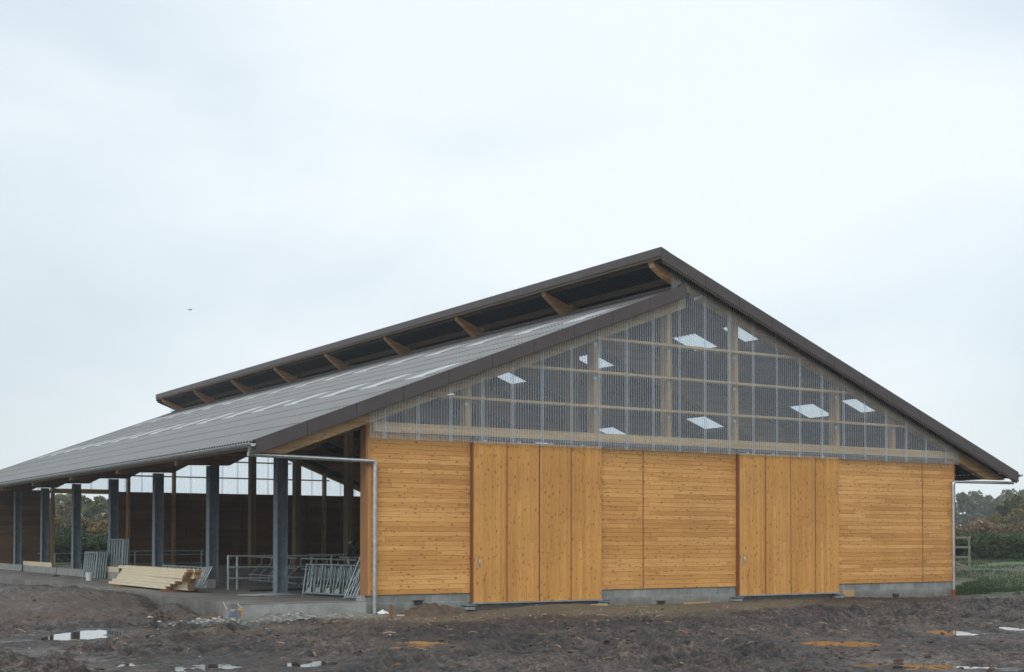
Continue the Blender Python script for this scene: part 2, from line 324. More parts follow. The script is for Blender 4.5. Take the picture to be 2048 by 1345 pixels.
# tyre tracks: circle centre, radius, start/end filter on x
TRK = [(-20.0, 6.0, 16.4), (-20.0, 6.0, 18.2), (10.0, -34.0, 27.0), (10.0, -34.0, 28.8), (24.0, 4.0, 20.5), (24.0, 4.0, 22.3), (-13.0, 14.0, 16.6), (-13.0, 14.0, 18.5), (6.0, 32.0, 41.6), (6.0, 32.0, 43.4), (30.0, -40.0, 37.5), (30.0, -40.0, 39.3), (14.0, 20.0, 29.4), (14.0, 20.0, 31.2), (-30.0, -22.0, 30.5), (-30.0, -22.0, 32.3)]
LAST = {}
def terrain(x, y, fine=True):
    x = np.asarray(x, float); y = np.asarray(y, float)
    D = np.hypot(x - CAM.x, y - CAM.y)
    dx = np.maximum(np.maximum(-3.4 - x, x - 23.5), 0); dy = np.maximum(np.maximum(-0.2 - y, y - 43.2), 0)
    dr = np.hypot(dx, dy)
    z = -0.45 + 0.75 * sm((D - 44) / 22) * sm((dr - 1.0) / 7)
    z = z + 0.27 * sm((y - 1.0) / 6.5) * sm((-2.6 - x) / 0.8) * sm((x + 16) / 6) * sm((30 - y) / 20)
    z = z + 0.13 * np.exp(-((x - 5.1) / 1.9) ** 2 - ((y + 0.5) / 0.75) ** 2) + 0.07 * np.exp(-((x - 13.2) / 2.2) ** 2 - ((y + 0.5) / 0.9) ** 2)
    z = z + 0.10 * np.exp(-((x + 1.6) / 1.6) ** 2 - ((y + 0.3) / 0.55) ** 2)
    z = z + 0.05 * np.exp(-((x + 2.5) / 1.2) ** 2 - ((y - 3.8) / 1.2) ** 2)
    inside = (dr <= 0) & (y > 0.25)
    z = z + (fbm(x, y, 0.35, 3, 0.5, 3) - 0.5) * 0.10 * sm(D / 10)
    calm = 1 - 0.78 * sm((y + 4.6) / 2.6) * sm((x + 1.5) / 1.5)      # the drier strip before the gable
    far = sm((70 - D) / 25)
    if fine:
        rg = np.abs(2 * fbm(x, y, 1.5, 3, 0.5, 11) - 1); bl = np.abs(2 * fbm(x, y, 4.2, 2, 0.5, 51) - 1)
        cl = fbm(x, y, 4.6, 3, 0.6, 23)
        cl2 = vnoise(x * 11, y * 11, 29)
        rough = 0.5 + 0.8 * sm((fbm(x, y, 0.22, 2, 0.5, 31) - 0.42) / 0.25)
        pq = np.full(x.shape, 9.0)
        for (px, py, a, b_) in PUD:
            ex = (x - px) * VR[0] + (y - py) * VR[1]; ey = (x - px) * VD[0] + (y - py) * VD[1]
            pq = np.minimum(pq, np.hypot(ex / a, np.where(ey < 0, ey / (b_ * 1.9), ey / b_)))
        quiet = 1 - 0.88 * sm((2.6 - pq) / 1.2)
        z = z * quiet + (1 - quiet) * -0.458
        tr_z = np.zeros(x.shape); tr_k = np.zeros(x.shape)
        for i, (cx, cy, rr) in enumerate(TRK):
            r = np.hypot(x - cx, y - cy); d = r - rr - (vnoise(x * 0.5, y * 0.5, 40 + i) - 0.5) * 0.25
            s_ = np.arctan2(y - cy, x - cx) * rr
            on = sm((vnoise(x * 0.16, y * 0.16, 60 + i) - 0.30) / 0.12)
            bed = np.exp(-(d / 0.31) ** 4)
            lug = np.sin(2 * np.pi * (s_ / 0.26 + np.abs(d) * 2.1)) * bed
            ridge = np.exp(-((np.abs(d) - 0.41) / 0.09) ** 2)
            tr_z = np.minimum(tr_z, 0.03) + far * on * (0.35 + 0.65 * calm) * quiet * (-0.12 * bed + 0.055 * np.clip(lug * 1.6, -1, 1) + 0.055 * ridge * (0.4 + cl)); tr_k = np.maximum(tr_k, on * bed); LAST['k'] = tr_k
        z = z + tr_z + (1 - 0.93 * tr_k) * far * calm * rough * quiet * ((np.minimum(rg, 0.42) - 0.22) * 0.25 + (np.minimum(bl, 0.45) - 0.2) * 0.20 + (cl - 0.5) * 0.12 + (cl2 - 0.5) * 0.06)
        for (px, py, a, b_) in PUD:
            ex = (x - px) * VR[0] + (y - py) * VR[1]; ey = (x - px) * VD[0] + (y - py) * VD[1]
            q = np.hypot(ex / a, ey / b_)
            k = sm((1.35 - q) / 0.6)
            z = z * (1 - k) + k * (WATER - 0.034 + (np.minimum(rg, 0.42) - 0.2) * 0.12 + (cl - 0.5) * 0.08)
    return np.where(inside, np.minimum(z, -0.5), z)
gz = lambda x, y: float(terrain(np.array([x]), np.array([y]))[0])

def axis_samples(a, b, step, lim):
    c = list(np.arange(a, b, step)); s = step; lo = []; hi = []; p = a
    while p > -lim: s *= 1.13; p -= s; lo.append(p)
    s = step; p = c[-1]
    while p < lim: s *= 1.13; p += s; hi.append(p)
    return np.array(lo[::-1] + c + hi)
xs = axis_samples(-12.5, 25.0, 0.045, 3500); ys = axis_samples(-18.0, 2.0, 0.045, 3500)
GX, GY = np.meshgrid(xs, ys); GZ = terrain(GX, GY); WET = LAST['k'].ravel().copy()
nx, ny = len(xs), len(ys)
idx = np.arange(nx * ny).reshape(ny, nx)
F = np.stack([idx[:-1, :-1], idx[:-1, 1:], idx[1:, 1:], idx[1:, :-1]], -1).reshape(-1, 4)

def ground_mat():
    m, t, b = new_mat('churned_mud')
    v = coords(t)
    at = lambda n_: (lambda a: a.outputs['Fac'])(N(t, 'ShaderNodeAttribute', attribute_name=n_))
    n1 = noise(t, v, 0.8, 8, 0.65); n2 = noise(t, v, 7.0, 8, 0.7); n3 = noise(t, v, 55.0, 4, 0.65)
    n4 = noise(t, v, 19.0, 6, 0.75, 0.5); mud = ramp(t, [(0.39, (0.0105, 0.0075, 0.0065)), (0.46, (0.033, 0.0235, 0.0200)), (0.53, (0.078, 0.056, 0.048)), (0.60, (0.118, 0.094, 0.080))], mixc(t, 0.72, n1, n4)).outputs[0]
    sand = ramp(t, [(0.3, (0.075, 0.056, 0.036)), (0.55, (0.135, 0.104, 0.068)), (0.72, (0.22, 0.18, 0.125))], mixc(t, 0.6, n1, n2)).outputs[0]
    rust = ramp(t, [(0.35, (0.040, 0.027, 0.021)), (0.6, (0.115, 0.070, 0.046))], n2).outputs[0]
    grit = ramp(t, [(0.35, (0.12, 0.12, 0.11)), (0.6, (0.32, 0.32, 0.30))], n2).outputs[0]
    grass = ramp(t, [(0.3, (0.028, 0.045, 0.014)), (0.65, (0.075, 0.10, 0.030)), (0.8, (0.13, 0.12, 0.05))], mixc(t, 0.5, n1, n2)).outputs[0]
    col = mixc(t, 1.0, mud, ramp(t, [(0.40, (0.45, 0.43, 0.42)), (0.5, (1, 1, 1)), (0.60, (1.5, 1.48, 1.45))], noise(t, v, 2.6, 6, 0.7, 0.4)).outputs[0], 'MULTIPLY')
    col = mixc(t, 1.0, col, ramp(t, [(0.40, (0.50, 0.50, 0.51)), (0.60, (1.12, 1.09, 1.07))], noise(t, v, 0.28, 3, 0.5)).outputs[0], 'MULTIPLY')
    col = mixc(t, 1.0, col, ramp(t, [(0.41, (0.38, 0.36, 0.36)), (0.49, (1, 1, 1))], noise(t, v, 8.0, 5, 0.65, 0.8)).outputs[0], 'MULTIPLY')
    col0 = col
    col = col0
    for nm, c in (('sand', sand), ('rust', rust), ('grit', grit), ('grass', grass)):
        f = math_(t, 'MULTIPLY_ADD', math_(t, 'SUBTRACT', mixc(t, 0.6, n1, n2), 0.5), 1.6, at(nm), clamp=True)
        f = math_(t, 'MULTIPLY', f, math_(t, 'GREATER_THAN', at(nm), 0.02))
        if nm == 'grass':
            rm = N(t, 'ShaderNodeMapping'); rm.inputs['Rotation'].default_value = (0, 0, -0.62); rm.inputs['Scale'].default_value = (0.10, 0.55, 1); L(t, N(t, 'ShaderNodeTexCoord').outputs['Object'], rm.inputs[0])
            f = math_(t, 'MULTIPLY', math_(t, 'MULTIPLY_ADD', math_(t, 'SUBTRACT', noise(t, rm.outputs[0], 1.0, 5, 0.6), 0.47), 7.0, at(nm), clamp=True), math_(t, 'GREATER_THAN', at(nm), 0.05))
        col = mixc(t, f, col, c)
    L(t, col, b.inputs['Base Color'])
    rg = ramp(t, [(0.40, (0.30, 0.30, 0.30)), (0.52, (0.75, 0.75, 0.75))], mixc(t, 0.55, n1, n2)).outputs[0]
    rr_ = math_(t, 'MAXIMUM', rg, math_(t, 'MULTIPLY', math_(t, 'MAXIMUM', at('sand'), at('grass')), 0.85))
    L(t, math_(t, 'MULTIPLY', rr_, math_(t, 'MULTIPLY_ADD', at('wet'), -0.5, 1.0)), b.inputs['Roughness'])
    b.inputs['Specular IOR Level'].default_value = 0.4
    bump(t, b, mixc(t, 0.5, n2, n3), 0.9, 0.05)
    return m
M['ground'] = ground_mat()
gr = np_mesh('muddy_ground', np.stack([GX.ravel(), GY.ravel(), GZ.ravel()], 1), F, M['ground'], smooth=True)
tag(gr, 'churned brown mud with tyre ruts in front of the timber barn', kind='structure')
x, y = GX.ravel(), GY.ravel(); D = np.hypot(x - CAM.x, y - CAM.y); big = fbm(x, y, 0.5, 3, 0.5, 77) - 0.5
A = {}
A['sand'] = 1.15 * sm((y + 4.6 + big * 4) / 2.6) * sm((x + 2.2) / 1.5) * sm((14.5 - x) / 4) * sm((2 - y) / 1.0) + 0.5 * np.exp(-((x + 4.2) / 1.6) ** 2 - ((y + 3.6) / 1.1) ** 2)
A['rust'] = 0.62 * sm((-3.0 - x) / 0.8) * sm((y - 0.0) / 3) * sm((x + 14) / 5) * sm((12 - y) / 5)
A['grit'] = 1.0 * np.exp(-((x + 1.6) / 2.0) ** 2 - ((y + 0.5) / 0.8) ** 2) + 0.45 * np.exp(-((x + 3.8) / 1.0) ** 2 - ((y + 0.6) / 0.9) ** 2)
A['grass'] = np.clip(0.50 * sm((x - 21.0) / 1.5) * sm((y + 1.0) / 2.0) + 0.5 * sm((D - 64) / 14), 0, 1.0) + 0.9 * sm((-8.4 - x) / 0.5) * sm((y + 3) / 2) * sm((2.4 - y) / 2)
A['wet'] = WET
for k, a in A.items():
    at = gr.data.attributes.new(k, 'FLOAT', 'POINT'); at.data.foreach_set('value', np.clip(a, 0, 1.2).astype(np.float32))

def water_mat():
    m, t, b = new_mat('muddy_water')
    b.inputs['Base Color'].default_value = (0.055, 0.042, 0.032, 1); b.inputs['Roughness'].default_value = 0.03; b.inputs['IOR'].default_value = 1.5
    b.inputs['Specular IOR Level'].default_value = 0.9
    return m
M['water'] = water_mat()
for i, (px, py, a, b_) in enumerate(PUD):
    n = 28; mb = MB()
    pts = []
    for k in range(n):
        th = 2 * math.pi * k / n; ra = 1.5
        ex, ey = a * ra * math.cos(th), b_ * ra * math.sin(th)
        if ey < 0: ey *= 1.2
        pts.append((px + ex * VR[0] + ey * VD[0], py + ex * VR[1] + ey * VD[1], WATER - 0.004 * (i % 5)))
    me = bpy.data.meshes.new('puddle_water'); me.from_pydata(pts, [], [tuple(range(n))]); me.materials.append(M['water'])
    o = bpy.data.objects.new('puddle_water', me); COL.objects.link(o); tag(o, kind='structure')

# ---------------------------------------------------------------- the barn
W, BAY, NB = 20.58, 5.3338, 8
LEN = BAY * NB
SL = 0.3815
OV = 0.53
RL = lambda x: 4.637 + SL * x
RR = lambda x: 12.264 - SL * x
FL = -0.136
barn = empty('timber_barn', (0, 0, 0), 0, 'long new timber barn with brown gabled roof and clear corrugated gable', 'barn')
def P(name, mb, mat, parent=None, bevel=0.0): return mb.build(name, mat, parent or barn, bevel)

# siding panels with real board joints
def siding(x0, x1, z0, z1, y, flip=1):
    mb = MB(); bw = 0.116; k0 = math.floor(z0 / bw + 1e-6); zz = z0; prof = []
    k = k0 + 1
    while True:
        zn = min(k * bw, z1)
        prof += [(0.010, zz), (0.0, zz + 0.007), (0.0, zn - 0.007), (0.010, zn)]
        if zn >= z1 - 1e-6: break
        zz = zn; k += 1
    back = [(0.035, z1), (0.035, z0)]
    poly = [(y + flip * a, b) for a, b in prof] + [(y + flip * a, b) for a, b in back]
    mb.prism(poly, x0, x1, 'x'); return mb
SG = [0.0, 2.70, 6.64, 8.161, 11.30, 15.29, 19.118, W]
for a, b in ((0.075, 2.80), (6.66, 8.155), (8.170, 11.46), (15.33, 19.112), (19.127, W - 0.07)):
    P('siding_panel', siding(a, b, 0.0, 3.86, 0.0), M['siding'])
for a in (8.155, 19.112):
    mb = MB(); mb.box(a - 0.006, a + 0.020, -0.006, 0.034, -0.002, 3.862); P('panel_joint', mb, M['edge'])
mb = MB(); mb.box(-0.005, 0.075, -0.012, 0.03, -0.005, 4.35); P('corner_trim', mb, M['trim'], bevel=0.003)
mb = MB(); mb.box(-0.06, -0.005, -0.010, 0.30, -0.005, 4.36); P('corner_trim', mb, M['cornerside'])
mb = MB(); mb.box(W - 0.07, W + 0.005, -0.012, 0.03, -0.005, 3.9); P('corner_trim', mb, M['trim'], bevel=0.003)
mb = MB(); mb.box(W + 0.005, W + 0.055, -0.010, 0.30, -0.005, 4.0); P('corner_trim', mb, M['edge'])
mb = MB()
for a, b in ((0.0, 2.84), (6.68, 11.46), (15.36, W)): mb.box(a, b, 0.03, 0.27, -0.75, -0.004)
for a, b in ((2.84, 6.68), (11.46, 15.36)): mb.box(a, b, 0.03, 0.27, -0.75, -0.20)
P('plinth_wall', mb, M['blocks'])
for a, z in ((1.35, -0.14), (8.78, -0.33), (17.92, -0.33), (6.9, -0.27)):
    mb = MB(); mb.box(a - 0.13, a + 0.13, -0.035, 0.028, z - 0.02, z + 0.0); mb.box(a - 0.10, a + 0.10, -0.02, 0.029, z - 0.10, z - 0.04)
    P('wall_bracket', mb, M['dark'])
# sliding doors
def door(x0, x1, label):
    d = empty('sliding_door', (x0, -0.09, 0)); d.parent = barn; d['label'] = label
    n = 4; wd = (x1 - x0) / n
    for i in range(n):
        a = i * wd; b = (i + 1) * wd; mb = MB(); bw = 0.125; prof = []
        zz = a + 0.006
        end = b - 0.006
        k = math.floor((x0 + zz) / bw) + 1
        while True:
            zn = min(k * bw - x0, end)
            if zn - zz > 0.02:
                prof += [(zz, 0.006), (zz + 0.005, 0.0), (zn - 0.005, 0.0), (zn, 0.006)]
            if zn >= end - 1e-6: break
            zz = zn; k += 1
        poly = [(p, -0.02 + q) for p, q in prof] + [(end, 0.04), (a + 0.006, 0.04)]
        mb.add([(p, q, -0.235) for p, q in poly] + [(p, q, 3.76) for p, q in poly],
               [tuple(range(len(poly))), tuple(range(2*len(poly)-1, len(poly)-1, -1))] + [(j, (j+1) % len(poly), (j+1) % len(poly) + len(poly), j + len(poly)) for j in range(len(poly))])
        mb.build('door_leaf', M['door'], d)
        if i:
            mb = MB(); mb.box(a - 0.014, a + 0.010, -0.026, 0.03, -0.236, 3.762); mb.build('leaf_joint', M['edge'], d)
    mb = MB(); mb.box(-0.035, 0.002, -0.018, 0.085, -0.24, 3.77); mb.build('door_edge', M['edge'], d)
    mb = MB(); mb.box(-0.03, x1 - x0, -0.045, 0.03, -0.27, -0.237); mb.build('bottom_rail', M['steel'], d)
    mb = MB(); mb.tube([(0.16, -0.022, 0.66), (0.16, -0.065, 0.68), (0.16, -0.065, 0.80), (0.16, -0.022, 0.82)], 0.011, 8); mb.box(0.14, 0.18, -0.026, -0.020, 0.63, 0.85)
    mb.build('door_handle', M['pipe'], d)
    return d
door(2.82, 6.72, 'sliding door of four upright boarded leaves between first and middle panels')
door(11.48, 15.40, 'sliding door of four upright boarded leaves between middle and end panels')
for a, b in ((2.85, 11.25), (11.42, 20.2)):
    mb = MB(); mb.box(a, b, -0.135, -0.05, 3.835, 3.855); mb.box(a, b, -0.135, -0.128, 3.79, 3.835); mb.box(a, b, -0.057, -0.05, 3.79, 3.835); P('door_track', mb, M['track'])
for x0 in (2.72, 11.36):
    for i in range(4):
        for q in (0.25,):
            xx = x0 + (i + q) * 0.9775 + 0.2; mb = MB(); mb.box(xx - 0.05, xx + 0.05, -0.115, -0.085, 3.74, 3.80); mb.tube([(xx, -0.125, 3.81), (xx, -0.07, 3.81)], 0.022, 8); P('door_roller', mb, M['pipe'])
for xx in (2.70, 11.40, 6.72, 15.35):
    mb = MB(); mb.box(xx - 0.14, xx + 0.16, -0.22, 0.028, -0.30, -0.285); mb.box(xx - 0.16, xx + 0.12, -0.20, 0.02, -0.40, -0.33); P('guide_bracket', mb, M['steel'])
# gable framing behind the clear sheets, front and far
def gable_frame(y0, s, beam=True, zoff=0.0):
    # y0: outer plane, s: +1 when the inside lies at larger y
    ya = lambda a: y0 + s * a
    yr = lambda a, b: (min(ya(a), ya(b)), max(ya(a), ya(b)))
    for xa in (2.72, 6.61, 9.07, 11.49, 15.48, 17.88):
        mb = MB(); x1 = xa + 0.145
        top = min(RL(xa), RR(xa)) - 0.35 if not 8.9 < xa < 9.6 else RR(9.2) - 1.1
        a, b = yr(0.06, 0.36); mb.box(xa, x1, a, b, FL, top); P('gable_post', mb, M['post'])
    for z in (4.81, 5.71, 6.60):
        xa = max(0.1, (z + 0.45 - 4.637) / SL); xb = min(W - 0.1, (12.264 - 0.45 - z) / SL)
        a, b = yr(-0.14, 0.055); mb = MB(); mb.box(xa, xb, a, b, z - 0.032 - zoff, z + 0.032 - zoff); P('gable_rail', mb, M['glulam'])
    if beam:
        a, b = yr(-0.165, 0.058); mb = MB(); mb.box(0.08, W - 0.08, a, b, 3.87, 4.10); P('gable_beam', mb, M['glulam'])
gable_frame(0.03, 1)
gable_frame(LEN - 0.03, -1, False, 0.14)
def gable_rafters(ya, yb):
    mb = MB(); p = [(-2.93, RL(-2.93) - 0.2), (9.6, RL(9.6) - 0.2), (9.6, RL(9.6) - 0.62), (-2.1, RL(-2.1) - 0.56), (-2.93, 3.27)]
    mb.prism(p, ya, yb); P('gable_rafter', mb, M['glulam'])
    mb = MB(); p = [(22.98, RR(22.98) - 0.2), (8.46, RR(8.46) - 0.2), (8.52, 8.70), (8.85, 8.48), (9.4, 8.26), (9.75, RR(9.75) - 0.44), (20.2, RR(20.2) - 0.44), (20.5, RR(20.5) - 0.56), (22.1, RR(22.1) - 0.56), (22.98, 3.27)]
    mb.prism(p, ya, yb); P('gable_rafter', mb, M['glulam'])
gable_rafters(-0.06, 0.16); gable_rafters(LEN - 0.27, LEN - 0.09)
# frames inside
for k in range(1, NB):
    yk = k * BAY
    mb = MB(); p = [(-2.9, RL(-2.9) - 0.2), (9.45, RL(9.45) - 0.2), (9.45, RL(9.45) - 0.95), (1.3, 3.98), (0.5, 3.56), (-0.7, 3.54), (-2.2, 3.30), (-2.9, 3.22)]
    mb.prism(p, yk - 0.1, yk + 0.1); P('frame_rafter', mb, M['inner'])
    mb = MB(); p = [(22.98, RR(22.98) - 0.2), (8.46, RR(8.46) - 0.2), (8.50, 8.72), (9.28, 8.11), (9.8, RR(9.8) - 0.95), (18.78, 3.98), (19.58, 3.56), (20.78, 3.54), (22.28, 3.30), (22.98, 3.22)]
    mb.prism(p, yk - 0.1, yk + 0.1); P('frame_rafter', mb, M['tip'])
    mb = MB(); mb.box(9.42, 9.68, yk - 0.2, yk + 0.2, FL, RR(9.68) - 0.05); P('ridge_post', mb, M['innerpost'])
    for cx in (0.0, 20.08 + 0.0):
        base = FL
        mb = MB(); x0, x1 = cx - 0.15, cx + 0.15
        mb.box(x0, x0 + 0.02, yk - 0.15, yk + 0.15, base, 3.53); mb.box(x1 - 0.02, x1, yk - 0.15, yk + 0.15, base, 3.53); mb.box(x0 + 0.02, x1 - 0.02, yk - 0.007, yk + 0.007, base, 3.53)
        mb.box(x0 - 0.05, x1 + 0.05, yk - 0.2, yk + 0.2, base, base + 0.025)
        P('steel_column', mb, M['column'])
# vent beam, eave beams
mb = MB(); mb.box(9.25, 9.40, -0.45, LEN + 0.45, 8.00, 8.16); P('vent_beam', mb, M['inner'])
# purlins, one under each course
CW = 1.22
def purlin(x, f, w=0.07):
    mb = MB(); z = f(x); mb.box(x - w / 2, x + w / 2, -0.48, LEN + 0.48, z - 0.215, z - 0.045); P('purlin', mb, M['purlin'])
for i in range(10): purlin(-2.85 + CW * i, RL)
purlin(9.0, RL)
for i in range(12): purlin(22.9 - CW * i, RR)
purlin(8.6, RR)
# corrugated roofing in lapped courses
def roofing(xe, d, n, f, sky_rows, sky_mid, name):
    wl = 0.177; seg = 8; ya, yb = -0.52, LEN + 0.52
    ny_ = int((yb - ya) / wl * seg); yy = np.linspace(ya, yb, ny_ + 1)
    wave = 0.026 * np.cos(2 * np.pi * (yy - ya) / wl)
    rv, rf = [], []; sky = []
    off = 0
    for c in range(n):
        xa = xe + d * CW * c; xb = xe + d * (CW * (c + 1) + 0.10)
        if d < 0: xa = min(xa, 23.06)
        if c == n - 1: xb = xe + d * CW * n if d > 0 else 8.42
        V = np.zeros((2, ny_ + 1, 3)); V[0, :, 0] = xa; V[1, :, 0] = xb; V[:, :, 1] = yy
        V[0, :, 2] = f(xa) + wave + 0.016; V[1, :, 2] = f(xb) + wave - 0.004
        I = np.arange(2 * (ny_ + 1)).reshape(2, ny_ + 1)
        Q = np.stack([I[0, :-1], I[0, 1:], I[1, 1:], I[1, :-1]], -1)
        if d > 0: Q = Q[:, ::-1]
        keep = np.ones(ny_, bool)
        if c in sky_rows:
            mids = (yy[:-1] + yy[1:]) / 2
            for ms in sky_mid:
                i0 = int(round((ms - 0.531 - ya) / wl * seg / seg)) * seg; sel = np.zeros(ny_, bool); sel[max(i0, 0):i0 + 6 * seg] = True
                if sel.sum() < 10: continue
                keep &= ~sel
                q = Q[sel]; u, inv = np.unique(q, return_inverse=True)
                sky.append((V.reshape(-1, 3)[u], inv.reshape(-1, 4)))
        rv.append(V.reshape(-1, 3)); rf.append(Q[keep] + off); off += 2 * (ny_ + 1)
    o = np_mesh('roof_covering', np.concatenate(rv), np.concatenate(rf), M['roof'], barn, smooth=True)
    for v_, q in sky: np_mesh('skylight', v_, q, M['skylight'], o, smooth=True)
    return o
roofing(-3.0, 1, 10, RL, (4, 8), [1.25 + 2.667 * i for i in range(16)], 'left')
roofing(23.32, -1, 12, RR, (4, 8), [1.00] + [3.42 + BAY * i for i in range(8)], 'right')
# timber boards on the verge behind the brown trim, brown trim in lengths
def verge(x0, x1, f, y, ln=CW, first=None, s=-1, depth=0.33):
    xs_ = [x0]; p = first if first is not None else x0 + ln
    while p < x1 - 0.2: xs_.append(p); p += ln
    xs_.append(x1)
    for a, b in zip(xs_[:-1], xs_[1:]):
        mb = MB(); a2 = a + 0.014; e = 0.006 * s
        up = 0.045
        mb.prism([(a2, f(a2) + up), (b, f(b) + up), (b, f(b) + up - depth), (a2, f(a2) + up - depth)], y, y + 0.014 * s)
        mb.prism([(a2, f(a2) + up + 0.002), (b, f(b) + up + 0.002), (b, f(b) + up - 0.010), (a2, f(a2) + up - 0.010)], y - 0.16 * s, y - 0.0005 * s)
        P('verge_trim', mb, M['fascia'])
mb = MB(); mb.box(W + 0.16, W + 0.20, 0.31, LEN - 0.05, 0.0, 3.3); P('unseen_side_wall', mb, M['innerwall'])  # unseen side, wall added to keep light out of the interior
mb = MB(); mb.box(W + 0.10, W + 0.26, 0.31, LEN - 0.05, -0.75, -0.003); P('unseen_side_plinth', mb, M['blocks'])
for yv, s in ((-OV, -1), (LEN + OV, 1)):
    verge(-3.03, 9.24, RL, yv, first=-1.79, s=s); verge(8.37, 23.06, RR, yv, first=9.89, s=s, depth=0.33)
    mb = MB(); y1, y2 = sorted((yv - s * 0.002, yv - s * 0.045))
    mb.prism([(-2.98, RL(-2.98) - 0.05), (9.2, RL(9.2) - 0.05), (9.2, RL(9.2) - 0.30), (-2.98, RL(-2.98) - 0.30)], y1, y2); P('verge_board', mb, M['purlin'])
    mb = MB(); mb.prism([(8.45, RR(8.45) - 0.05), (23.0, RR(23.0) - 0.05), (23.0, RR(23.0) - 0.34), (8.45, RR(8.45) - 0.34)], y1, y2); P('verge_board', mb, M['purlin'])
# ridge edge trim along the vent, in lengths
yy0 = -OV - 0.02; i = 0
while yy0 < LEN + OV:
    y1 = min(yy0 + 1.42, LEN + OV + 0.02); mb = MB(); d = 0.003 * (i % 2)
    mb.prism([(8.36 - d, RR(8.36) + 0.055), (8.36 - d, RR(8.36) - 0.175), (8.375, RR(8.36) - 0.175), (8.375, RR(8.375) + 0.042), (8.62, RR(8.62) + 0.04), (8.62, RR(8.62) + 0.052)], yy0 + 0.003, y1 - 0.003)
    P('ridge_trim', mb, M['fascia']); yy0 = y1; i += 1
mb = MB(); mb.box(8.38, 8.42, -0.5, LEN + 0.5, RR(8.4) - 0.24, RR(8.4) - 0.06); P('ridge_board', mb, M['purlin'])
mb = MB(); mb.prism([(8.98, RL(8.98) + 0.035), (9.26, RL(9.26) + 0.035), (9.26, RL(9.26) + 0.10), (9.24, RL(9.24) + 0.10), (9.24, RL(9.24) + 0.05), (8.98, RL(8.98) + 0.047)], -0.5, LEN + 0.5); P('vent_flashing', mb, M['fascia'])
# clear corrugated gable sheets
def clear_gable(y0, s):
    wl, seg, amp = 0.076, 8, 0.0125
    x0, x1 = -0.035, W + 0.045; n = int((x1 - x0) / wl * seg); X_ = np.linspace(x0, x1, n + 1)
    yw = y0 + s * amp * np.cos(2 * np.pi * (X_ - x0) / wl)
    top = np.where(X_ < 9.02, RL(X_), RR(X_)) - 0.10
    V = np.zeros((2, n + 1, 3)); V[0, :, 0] = V[1, :, 0] = X_; V[0, :, 1] = V[1, :, 1] = yw; V[0, :, 2] = 3.70; V[1, :, 2] = top
    I = np.arange(2 * (n + 1)).reshape(2, -1); Q = np.stack([I[0, :-1], I[0, 1:], I[1, 1:], I[1, :-1]], -1)
    np_mesh('clear_sheeting', V.reshape(-1, 3), Q, M['poly'], barn, smooth=True)
    k = 0; xl = 0.36
    while xl < W - 0.2:
        sel = np.arange(max(0, int((xl - x0 - 0.05) / wl * seg)), int((xl - x0 + 0.055) / wl * seg))
        u = X_[sel]; m_ = len(u); V = np.zeros((2, m_, 3)); V[:, :, 0] = u; V[:, :, 1] = yw[sel] + s * 0.004; V[0, :, 2] = 3.698; V[1, :, 2] = top[sel]
        I = np.arange(2 * m_).reshape(2, -1); Q = np.stack([I[0, :-1], I[0, 1:], I[1, 1:], I[1, :-1]], -1)
        np_mesh('sheet_lap', V.reshape(-1, 3), Q, M['lap'], barn, smooth=True)
        xl += 0.893
clear_gable(-0.165, -1); clear_gable(LEN + 0.06, 1)
for xa in (2.73, 6.64, 9.11, 11.47, 15.47, 17.9):
    for z in (4.67, 5.57, 6.46):
        if z < min(RL(xa), RR(xa)) - 0.6:
            mb = MB(); mb.box(xa - 0.05, xa + 0.05, 0.070, 0.086, z - 0.04, z + 0.03); P('post_bracket', mb, M['pipe'])
mb = MB(); mb.prism([(9.90, 7.90), (10.20, 8.01), (10.20, 8.10), (9.90, 7.99)], -0.075, -0.062); P('ridge_plate', mb, M['white'])
# far gable wall with an open doorway
mb = MB()
for a, b in ((0.075, 2.70), (6.04, W - 0.07)):
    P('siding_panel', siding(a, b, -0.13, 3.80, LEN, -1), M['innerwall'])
for a in (8.1, 9.9, 13.0, 16.9, 19.1):
    mb = MB(); mb.box(a, a + 0.12, LEN - 0.16, LEN - 0.037, FL, 3.80); P('wall_stud', mb, M['edge'])
mb = MB(); mb.box(2.70, 6.04, LEN - 0.16, LEN - 0.03, 3.66, 3.90); P('door_header', mb, M['glulam'])
# gutters and downpipes
def gutter(x, sgn):
    mb = MB(); pr = []
    for k in range(9):
        a = math.pi * k / 8; pr.append((x + 0.075 * math.cos(a), 3.445 - 0.075 * math.sin(a) - 0.01))
    inner = [(x + 0.070 * math.cos(math.pi * k / 8), 3.447 - 0.070 * math.sin(math.pi * k / 8) - 0.01) for k in range(8, -1, -1)]
    mb.prism(pr + inner, -0.58, LEN + 0.58)
    for e in (-0.58, LEN + 0.575): mb.prism(pr, e, e + 0.005)
    mb.tube([(x + sgn * 0.078, -0.58, 3.438), (x + sgn * 0.078, LEN + 0.58, 3.438)], 0.011, 6)
    P('gutter', mb, M['pipe'])
gutter(-3.09, -1); gutter(23.15, 1)
mb = MB(); x = -3.05
mb.tube([(x, -0.36, 3.40), (x, -0.36, 3.33), (x, -0.33, 3.26), (x, -0.30, 3.19)], [0.075, 0.065, 0.05, 0.05], 12)
mb.tube([(x - 0.045, -0.30, 3.215), (-2.9, -0.28, 3.205), (0.03, -0.10, 3.165), (0.10, -0.10, 3.16), (0.125, -0.10, 3.13), (0.125, -0.10, 3.05), (0.125, -0.105, -0.62)], 0.05, 14)
dp = P('downpipe', mb, M['pipe'])
for z in (2.75, 0.16, -0.155):
    mb = MB(); mb.tube([(0.125, -0.104, z - 0.015), (0.125, -0.104, z + 0.015)], 0.058, 14); mb.box(0.118, 0.132, -0.06, 0.0, z - 0.01, z + 0.01); mb.build('pipe_clamp', M['pipe'], dp)
mb = MB(); x = 23.07
